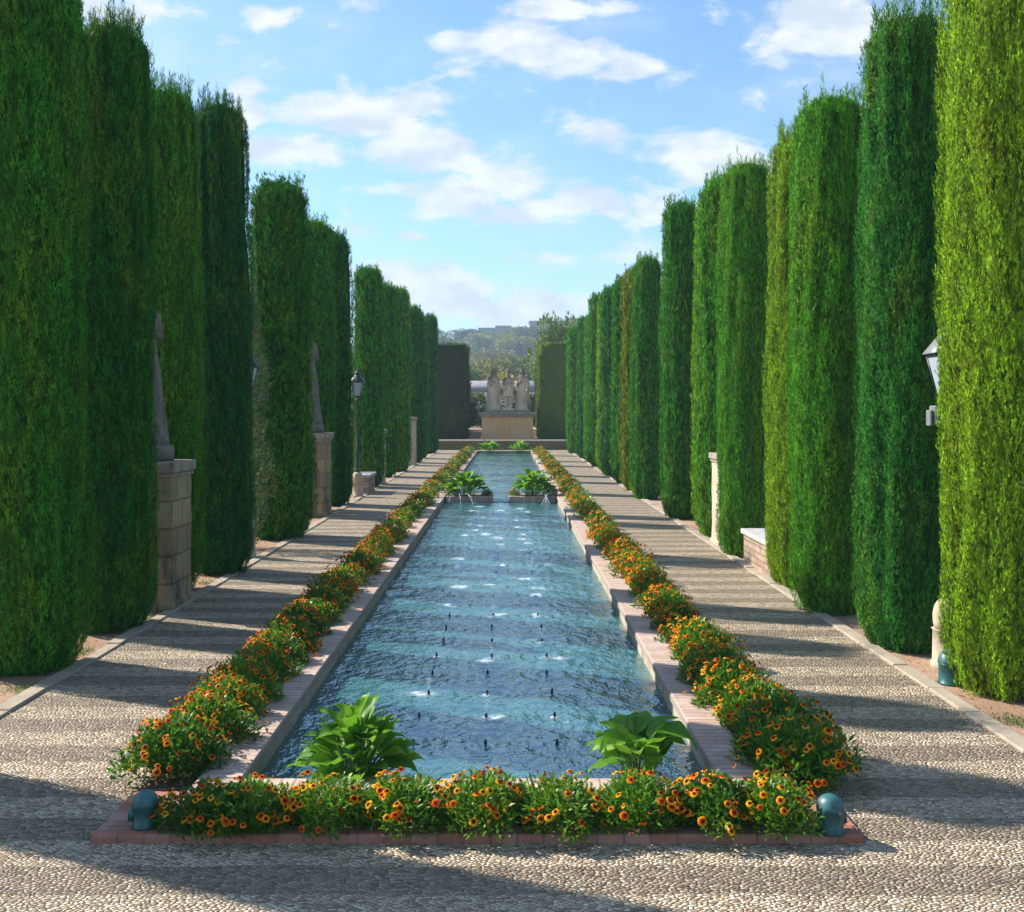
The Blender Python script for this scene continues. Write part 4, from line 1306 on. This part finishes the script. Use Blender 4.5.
# ------------------------------------------------------------------ loose shrubs and trees
def shrub(name, lab, cat, loc, rx, h, n, colr, seed, L=(.05, .10), W=(.010, .02), cone=.6, group=None):
    g = np.random.default_rng(seed)
    t = thing(name, lab, cat, loc, 0, group)
    th = g.uniform(0, 6.28, n); zt = g.random(n) ** .9
    prof = np.minimum(1, .55 + zt * 1.6) * (1 - cone * zt ** 1.8)
    tuft = .75 + .35 * np.sin(th * 3 + zt * 17 + seed) * np.sin(zt * 31 + th * 2)
    r = rx * prof * np.sqrt(g.random(n)) ** .6 * tuft
    P = np.stack([r * np.cos(th), r * np.sin(th), .05 + zt * h], -1)
    D = unit(np.stack([np.cos(th) * .8, np.sin(th) * .8, np.full(n, .6)], -1) + g.normal(0, .45, (n, 3)))
    Sd = unit(np.cross(D, g.normal(0, 1, (n, 3))))
    V, Q = kites(P, D, Sd, g.uniform(*L, n), g.uniform(*W, n))
    me = np_mesh('foliage', V, Q, {'rnd': np.repeat(g.random(n), 4)})
    o = link('foliage', me, M['hedge'], t); o.color = (*colr, 1)
    mb = MB(); mb.tube([(0, 0, -.05), (.02, 0, h * .4), (0, 0, h * .85)], [.05, .035, .01], 8)
    for k in range(8):
        a = k * 2.4; z = h * (.15 + .08 * k)
        mb.tube([(0, 0, z), (rx * .6 * math.cos(a), rx * .6 * math.sin(a), z + h * .08)], [.018, .006], 6)
    mb.build('stem', M['bark'], t)
    return t


shrub('loose_shrub', 'tall loose grey-green shrub behind the hidden lamp in the left row', 'shrub', (-4.02, 16.6, 0), .58, 4.1, 12000, (.105, .125, .080), 3)
shrub('loose_shrub', 'small grey-green shrub behind the standing lamp post on the left', 'shrub', (-4.25, 28.3, 0), .55, 2.2, 4000, (.095, .12, .06), 5)
gr = np.random.default_rng(3)


def grass_tufts():
    spots = [(-3.75, 7.55), (-3.9, 7.75), (-4.0, 7.3), (-3.66, 8.25), (-3.72, 9.5), (-3.65, 13.3), (3.7, 7.4), (3.9, 7.2), (-3.66, 11.1), (3.66, 12.4)]
    P = np.concatenate([np.stack([gr.normal(x, .09, 160), gr.normal(y, .09, 160), np.zeros(160)], -1) for x, y in spots])
    n = len(P)
    D = unit(np.stack([gr.normal(0, .5, n), gr.normal(0, .5, n), np.ones(n)], -1)); Sd = unit(np.cross(D, gr.normal(0, 1, (n, 3))))
    V, Q = kites(P, D, Sd, gr.uniform(.02, .06, n), gr.uniform(.004, .009, n))
    o = link('grass', np_mesh('grass', V, Q, {'rnd': np.repeat(gr.random(n), 4)}), M['leaf']); o.color = (.06, .13, .02, 1)
    tag(o, 'tufts of short green weeds in the bare soil beside the kerb', 'grass', kind='stuff')
    # fallen dry needles and crumbs on the soil under the trees
    n = 5000
    side = gr.choice([-1, 1], n)
    P = np.stack([side * gr.uniform(3.6, 4.6, n), gr.uniform(6.9, 22, n), np.full(n, .004)], -1)
    D = unit(np.stack([gr.normal(0, 1, n), gr.normal(0, 1, n), gr.uniform(0, .25, n)], -1)); Sd = unit(np.cross(D, np.tile([[0, 0, 1.0]], (n, 1)) + gr.normal(0, .3, (n, 3))))
    V, Q = kites(P, D, Sd, gr.uniform(.02, .05, n), gr.uniform(.004, .010, n))
    o = link('leaf_litter', np_mesh('leaf_litter', V, Q, {'rnd': np.repeat(gr.random(n), 4)}), M['leaf']); o.color = (.13, .085, .04, 1)
    n = 900
    side = gr.choice([-1, 1], n)
    P = np.stack([side * gr.uniform(1.95, 3.45, n), 4 + 30 * gr.random(n) ** 1.6, np.full(n, .013)], -1)
    D = unit(np.stack([gr.normal(0, 1, n), gr.normal(0, 1, n), gr.uniform(0, .3, n)], -1)); Sd = unit(np.cross(D, np.tile([[0, 0, 1.0]], (n, 1)) + gr.normal(0, .35, (n, 3))))
    V, Q = kites(P, D, Sd, gr.uniform(.015, .04, n), gr.uniform(.006, .016, n))
    o2 = link('fallen_leaves', np_mesh('fallen_leaves', V, Q, {'rnd': np.repeat(gr.random(n), 4)}), M['leaf']); o2.color = (.20, .12, .04, 1)
    tag(o2, 'dry fallen leaves scattered over the pebble paths', 'fallen leaves', kind='stuff')
    tag(o, 'dry needle litter scattered on the soil under the cypresses', 'leaf litter', kind='stuff')


grass_tufts()


def tree_crown(name, seed, n, rx, h, leaf=.4, lobes=26):
    g = np.random.default_rng(seed)
    cs = unit(g.normal(0, 1, (lobes, 3))) * g.uniform(.35, .80, (lobes, 1)); cs[:, 2] *= .85
    cr = g.uniform(.22, .40, lobes)
    k = g.integers(0, lobes, n)
    d = unit(g.normal(0, 1, (n, 3)))
    P = cs[k] + d * cr[k][:, None] * g.uniform(.55, 1.08, (n, 1))
    P *= np.array([[rx, rx, h * .5]])
    D = unit(d + g.normal(0, .5, (n, 3))); Sd = unit(np.cross(D, g.normal(0, 1, (n, 3))))
    V, Q = kites(P, D, Sd, g.uniform(.6, 1.3, n) * leaf, g.uniform(.4, .8, n) * leaf, .5)
    me = np_mesh(name, V, Q, {'rnd': np.repeat(g.random(n), 4)}); me.materials.append(M['tree']); return me


TC = [tree_crown('crown', 70 + k, 5200, 1.0, 2.0, .10) for k in range(4)]
TPOP = tree_crown('crown', 80, 2600, 1.0, 2.0, .09, 20)
mb_ = MB(); mb_.tube([(0, 0, -.3), (.02, 0, .5), (0, .02, 1.1)], [.09, .065, .03], 8)
for k in range(6):
    a = k * 2.1
    mb_.tube([(0, 0, .55 + k * .07), (.3 * math.cos(a), .3 * math.sin(a), .85 + k * .08), (.5 * math.cos(a), .5 * math.sin(a), 1.1 + k * .08)], [.035, .022, .008], 6)
TTR = mb_.mesh('trunk'); TTR.materials.append(M['bark'])


def broad_tree(x, y, z, rx, h, colr, lab, v, group, cat='tree', name='broadleaf_tree', me=None):
    t = thing(name, lab, cat, (x, y, z), v * 1.7, group)
    cz = h * .58
    c = link('crown', me or TC[v % 4], parent=t); c.location = (0, 0, cz); c.scale = (rx, rx, h * .42); c.color = (*colr, 1)
    k = link('trunk', TTR, parent=t); k.scale = (rx * .45, rx * .45, h * .58)
    return t


# hill and far terrain
def hill_h(x, y):
    t = np.clip((y - 190) / 260, 0, 1); s = t * t * (3 - 2 * t)
    ridge = 30.5 + 3.5 * np.tanh((x + 6) / 22) - 16 * np.clip((-x - 30) / 160, 0, 1) + 3 * np.sin(x / 41.0)
    return s * ridge + 1.5 * np.sin(x / 17.0) * np.sin(y / 23.0) * s


def build_far():
    xs = np.linspace(-420, 420, 120); ys = np.linspace(190, 640, 70)
    X, Y = np.meshgrid(xs, ys); Z = hill_h(X, Y) + .02
    V = np.stack([X, Y, Z], -1).reshape(-1, 3); i = np.arange(120 * 70).reshape(70, 120)
    Q = np.stack([i[:-1, :-1], i[:-1, 1:], i[1:, 1:], i[1:, :-1]], -1).reshape(-1, 4)
    m, t = new_mat('hill_slopes'); co = objco(t)
    n = t.noise(co, .05, 7, .6)
    out(t, principled(t, base=t.ramp(n, [(.3, (.05, .075, .03)), (.5, (.10, .11, .05)), (.65, (.20, .17, .10)), (.8, (.07, .09, .04))]), rough=1.0, spec=.1,
                      normal=bump(t, t.noise(co, .3, 6), .8, 2.0)))
    tag(link('hill', np_mesh('hill', V, Q, smooth=True), m), kind='structure')
    # terrace with steps behind the low wall
    mb = MB(); mb.box(-14, 14, 58.45, 66.0, -.05, .50); mb.box(-14, 14, 66.0, 100, -.05, .99)
    tag(mb.build('terrace', M['step']), kind='structure')
    mb = MB()
    for k in range(3):
        mb.box(-2.24, 1.97, 64.8 + .4 * k, 66.0 - .003, .50, .62 + .12 * k, bev=.012)
    tag(mb.build('steps', M['step']), kind='structure')
    t_ = thing('low_wall', 'low mossy wall closing the garden at the far end of the pool', 'wall', (0, 58.2, 0))
    mb = MB(); mb.box(-6, 6, -.22, .22, -.03, .47, bev=.01); mb.build('face', M['mossy'], t_)
    mb = MB(); mb.box(-6, 6, -.27, .27, .472, .54, bev=.015); mb.build('coping', M['pale'], t_)
    # pale parapet and long low building
    t_ = thing('parapet', 'pale low parapet behind the statue group', 'wall', (0, 77, .99))
    mb = MB(); mb.box(-9, 9, -.15, .15, 0, .8, bev=.02); mb.build('face', M['white_wall'], t_)
    mb = MB(); mb.box(-9, 9, -.2, .2, .802, .9, bev=.02); mb.build('coping', M['pale'], t_)
    t_ = thing('long_building', 'long low whitewashed building with grey tiled roof behind the statue group', 'building', (0, 104, 0))
    mb = MB(); mb.box(-16, 16, 0, 7, 0, 4.0); mb.build('wall', M['white_wall'], t_)
    mb = MB()
    a, b = [(-16.5, -.6, 3.95), (-16.5, 7.6, 3.95), (-16.5, 3.5, 5.2)], [(16.5, -.6, 3.95), (16.5, 7.6, 3.95), (16.5, 3.5, 5.2)]
    mb.rings([a, b]); mb.build('roof', M['roof'], t_)
    for k in range(12):
        x = -14.5 + k * 2.6
        mb = MB(); mb.box(x - .5, x + .5, -.06, .02, 1.6, 3.1, bev=.02); w = mb.build('window', M['white_wall'], t_)
        mb = MB(); mb.box(x - .42, x + .42, -.075, -.05, 1.68, 3.02); mb.build('pane', M['winglass'], w)
    # shrubs on the terrace
    rr = random.Random(31)
    for k, (x, y, rx, h) in enumerate(((-2.5, 71.0, .8, 1.6), (-1.9, 74.0, .9, 2.3), (-1.2, 69.6, .6, 1.3), (1.35, 69.8, .6, 1.5), (1.75, 73.5, .8, 2.2), (-3.2, 75.0, 1.0, 2.6), (.4, 75.0, 1.2, 2.9), (2.9, 76.0, 1.0, 2.5))):
        shrub('terrace_shrub', ['bluish dark shrub left of the statue group', 'rounded bright green shrub just left of the crowned woman statue', 'small dark shrub at the left foot of the plinth',
              'small dark shrub at the right foot of the plinth', 'dark shrub right of the crowned man statue', 'shrub beside the brown hedge block',
              'green shrub behind the middle statue', 'shrub beside the yellow-green hedge block'][k], 'shrub', (x, y, .99), rx, h, 1500,
              rr.choice(((.03, .06, .03), (.05, .09, .025), (.04, .065, .045))) if k != 1 else (.09, .14, .02), 90 + k, (.12, .26), (.06, .12), .35, 'shrubs behind the statue group')
    # trees beyond the building
    mids = [(-6.6, 124, 4.0, 8.6, 0), (-3.6, 132, 4.2, 9.4, 1), (-.8, 121, 2.2, 7.4, 2), (1.6, 138, 4.4, 10.6, 3), (4.2, 128, 3.8, 9.0, 0), (-10.5, 140, 5.0, 9.2, 1), (8.5, 135, 4.8, 12, 2),
            (-1.6, 160, 4.6, 11.2, 3), (-18, 145, 6, 11, 0), (15, 150, 6, 12, 1)]
    cols = [(.07, .12, .03), (.22, .19, .04), (.46, .33, .02), (.20, .20, .05), (.08, .14, .035), (.06, .10, .04), (.12, .18, .03), (.27, .20, .06), (.06, .10, .04), (.08, .12, .04)]
    labs = ['dark green tree beyond the long building, second from the left', 'olive and rust tree beyond the long building', 'small bright yellow tree behind the statues',
            'broad ochre-green tree right of centre beyond the building', 'green tree beyond the building near the right hedge block', 'tree beyond the building behind the brown hedge block',
            'light green tree rising above the right hedge block', 'rust-tinted tree behind the first row beyond the building', 'leftmost tree beyond the long building', 'rightmost tree beyond the long building']
    for k, (x, y, rx, h, v) in enumerate(mids):
        broad_tree(x, y, 0, rx, h, cols[k], labs[k], k, 'trees beyond the long building')
    broad_tree(4.0, 84, .99, 2.3, 10.0, (.11, .17, .02), 'leafy light green tree right above the yellow-green hedge block', 5, 'trees behind the hedge blocks')
    for k, x in enumerate((-11.4, -9.6)):
        broad_tree(x, 190, 0, 1.1, 17.5 - k * .4, (.05, .075, .04), ['left one of the two thin poplars above the brown hedge block', 'right one of the two thin poplars above the brown hedge block'][k], 9 + k, 'thin poplars', 'tree', 'poplar_tree', TPOP)
    # trees up the hill
    rr = random.Random(12)
    spots = [(-20, 330, 9, 12), (-12, 300, 8, 12), (-4, 280, 8, 12), (4, 300, 8, 13), (11, 270, 8, 12), (18, 310, 9, 13), (-15, 392, 8, 8.5), (-5, 375, 6, 7), (4, 380, 6, 7), (13, 375, 6, 7), (24, 385, 7, 9),
             (-28, 380, 9, 12), (-9, 345, 7, 10), (1, 340, 7, 10), (9, 335, 7, 11), (-36, 310, 9, 12), (30, 330, 9, 13)]
    tint = [((.06, .10, .035), 'dark green'), ((.22, .15, .06), 'rusty'), ((.14, .17, .05), 'olive'), ((.08, .14, .05), 'mid green'), ((.28, .23, .07), 'ochre')]
    for k, (x, y, rx, h) in enumerate(spots):
        z = float(hill_h(np.array(float(x)), np.array(float(y)))) - .5
        cc, nm = tint[(k * 3 + k // 4) % 5] if k != 6 else ((.03, .06, .035), 'large dark green')
        where = ['lower slope', 'upper slope'][y > 335]
        broad_tree(x, y, z, rx, h, cc, '%s tree on the %s of the hazy hill, %s from left' % (nm, where, ordinal(sorted([s[0] for s in spots if (s[1] > 335) == (y > 335)]).index(x))), k, 'trees on the far hill')
    g = np.random.default_rng(77)
    VV, QQ, c = [], [], 0
    for k in range(240):
        x = g.uniform(-400, 400); y = g.uniform(215, 460); z = float(hill_h(np.array(x), np.array(y)))
        if abs(x) < 42: continue
        n = 110; rx = g.uniform(4, 8)
        d = unit(g.normal(0, 1, (n, 3))); P = d * np.array([[rx, rx, rx * .8]]) * g.uniform(.6, 1, (n, 1)) + np.array([[x, y, z + rx * .5]])
        v, q = kites(P, unit(d + g.normal(0, .5, (n, 3))), unit(np.cross(d, g.normal(0, 1, (n, 3)))), g.uniform(1.2, 2.4, n), g.uniform(1.0, 2.0, n), .5)
        VV.append(v); QQ.append(q + c); c += len(v)
    V = np.concatenate(VV); o = link('far_wood', np_mesh('far_wood', V, np.concatenate(QQ), {'rnd': np.repeat(g.random(len(V) // 4), 4)}), M['tree']); o.color = (.06, .085, .03, 1)
    tag(o, 'hazy wood covering the outer slopes of the far hill', 'woodland', kind='stuff')
    # buildings on the ridge
    for k, (x, y, w, h, lab) in enumerate(((-1.5, 452, 21, 5.2, 'long flat-roofed grey building on the left of the hill crest'), (17.5, 456, 15, 5.6, 'taller flat-roofed block on the right of the hill crest'))):
        z = float(hill_h(np.array(float(x)), np.array(452.0))) + (.9 if x < 0 else -.6)
        t_ = thing('hilltop_building', lab, 'building', (x, y, z), 0, 'buildings on the hill crest')
        mb = MB(); mb.box(-w / 2, w / 2, 0, 12, -2.5, h); mb.build('wall', M['roof'], t_)
        mb = MB(); mb.box(-w / 2 - .3, w / 2 + .3, -.3, 12.3, h + .003, h + .5); mb.box(-w / 6, w / 6, 2, 8, h + .503, h + 1.6); mb.build('roof', M['roof'], t_)
        for j in range(int(w // 2.5)):
            xx = -w / 2 + 1.4 + j * 2.5
            mb = MB(); mb.box(xx - .6, xx + .6, -.05, .05, h * .45, h * .75); mb.build('window', M['winglass'], t_)


build_far()


# ------------------------------------------------------------------ haze
def build_haze():
    mb = MB(); mb.box(-830, 830, -90, 830, -1.2, 70)
    m = bpy.data.materials.new('haze_air'); m.use_nodes = True; t = NT(m.node_tree)
    v = t.n('ShaderNodeVolumePrincipled', {'Color': (.58, .78, 1.0, 1), 'Density': .0008, 'Anisotropy': 0.0})
    o = t.n('ShaderNodeOutputMaterial'); t.nt.links.new(v.outputs[0], o.inputs['Volume'])
    ob = mb.build('haze', m); tag(ob, 'pale haze in the air over the whole garden', 'haze', kind='stuff')
    ob.display_type = 'WIRE'


build_haze()
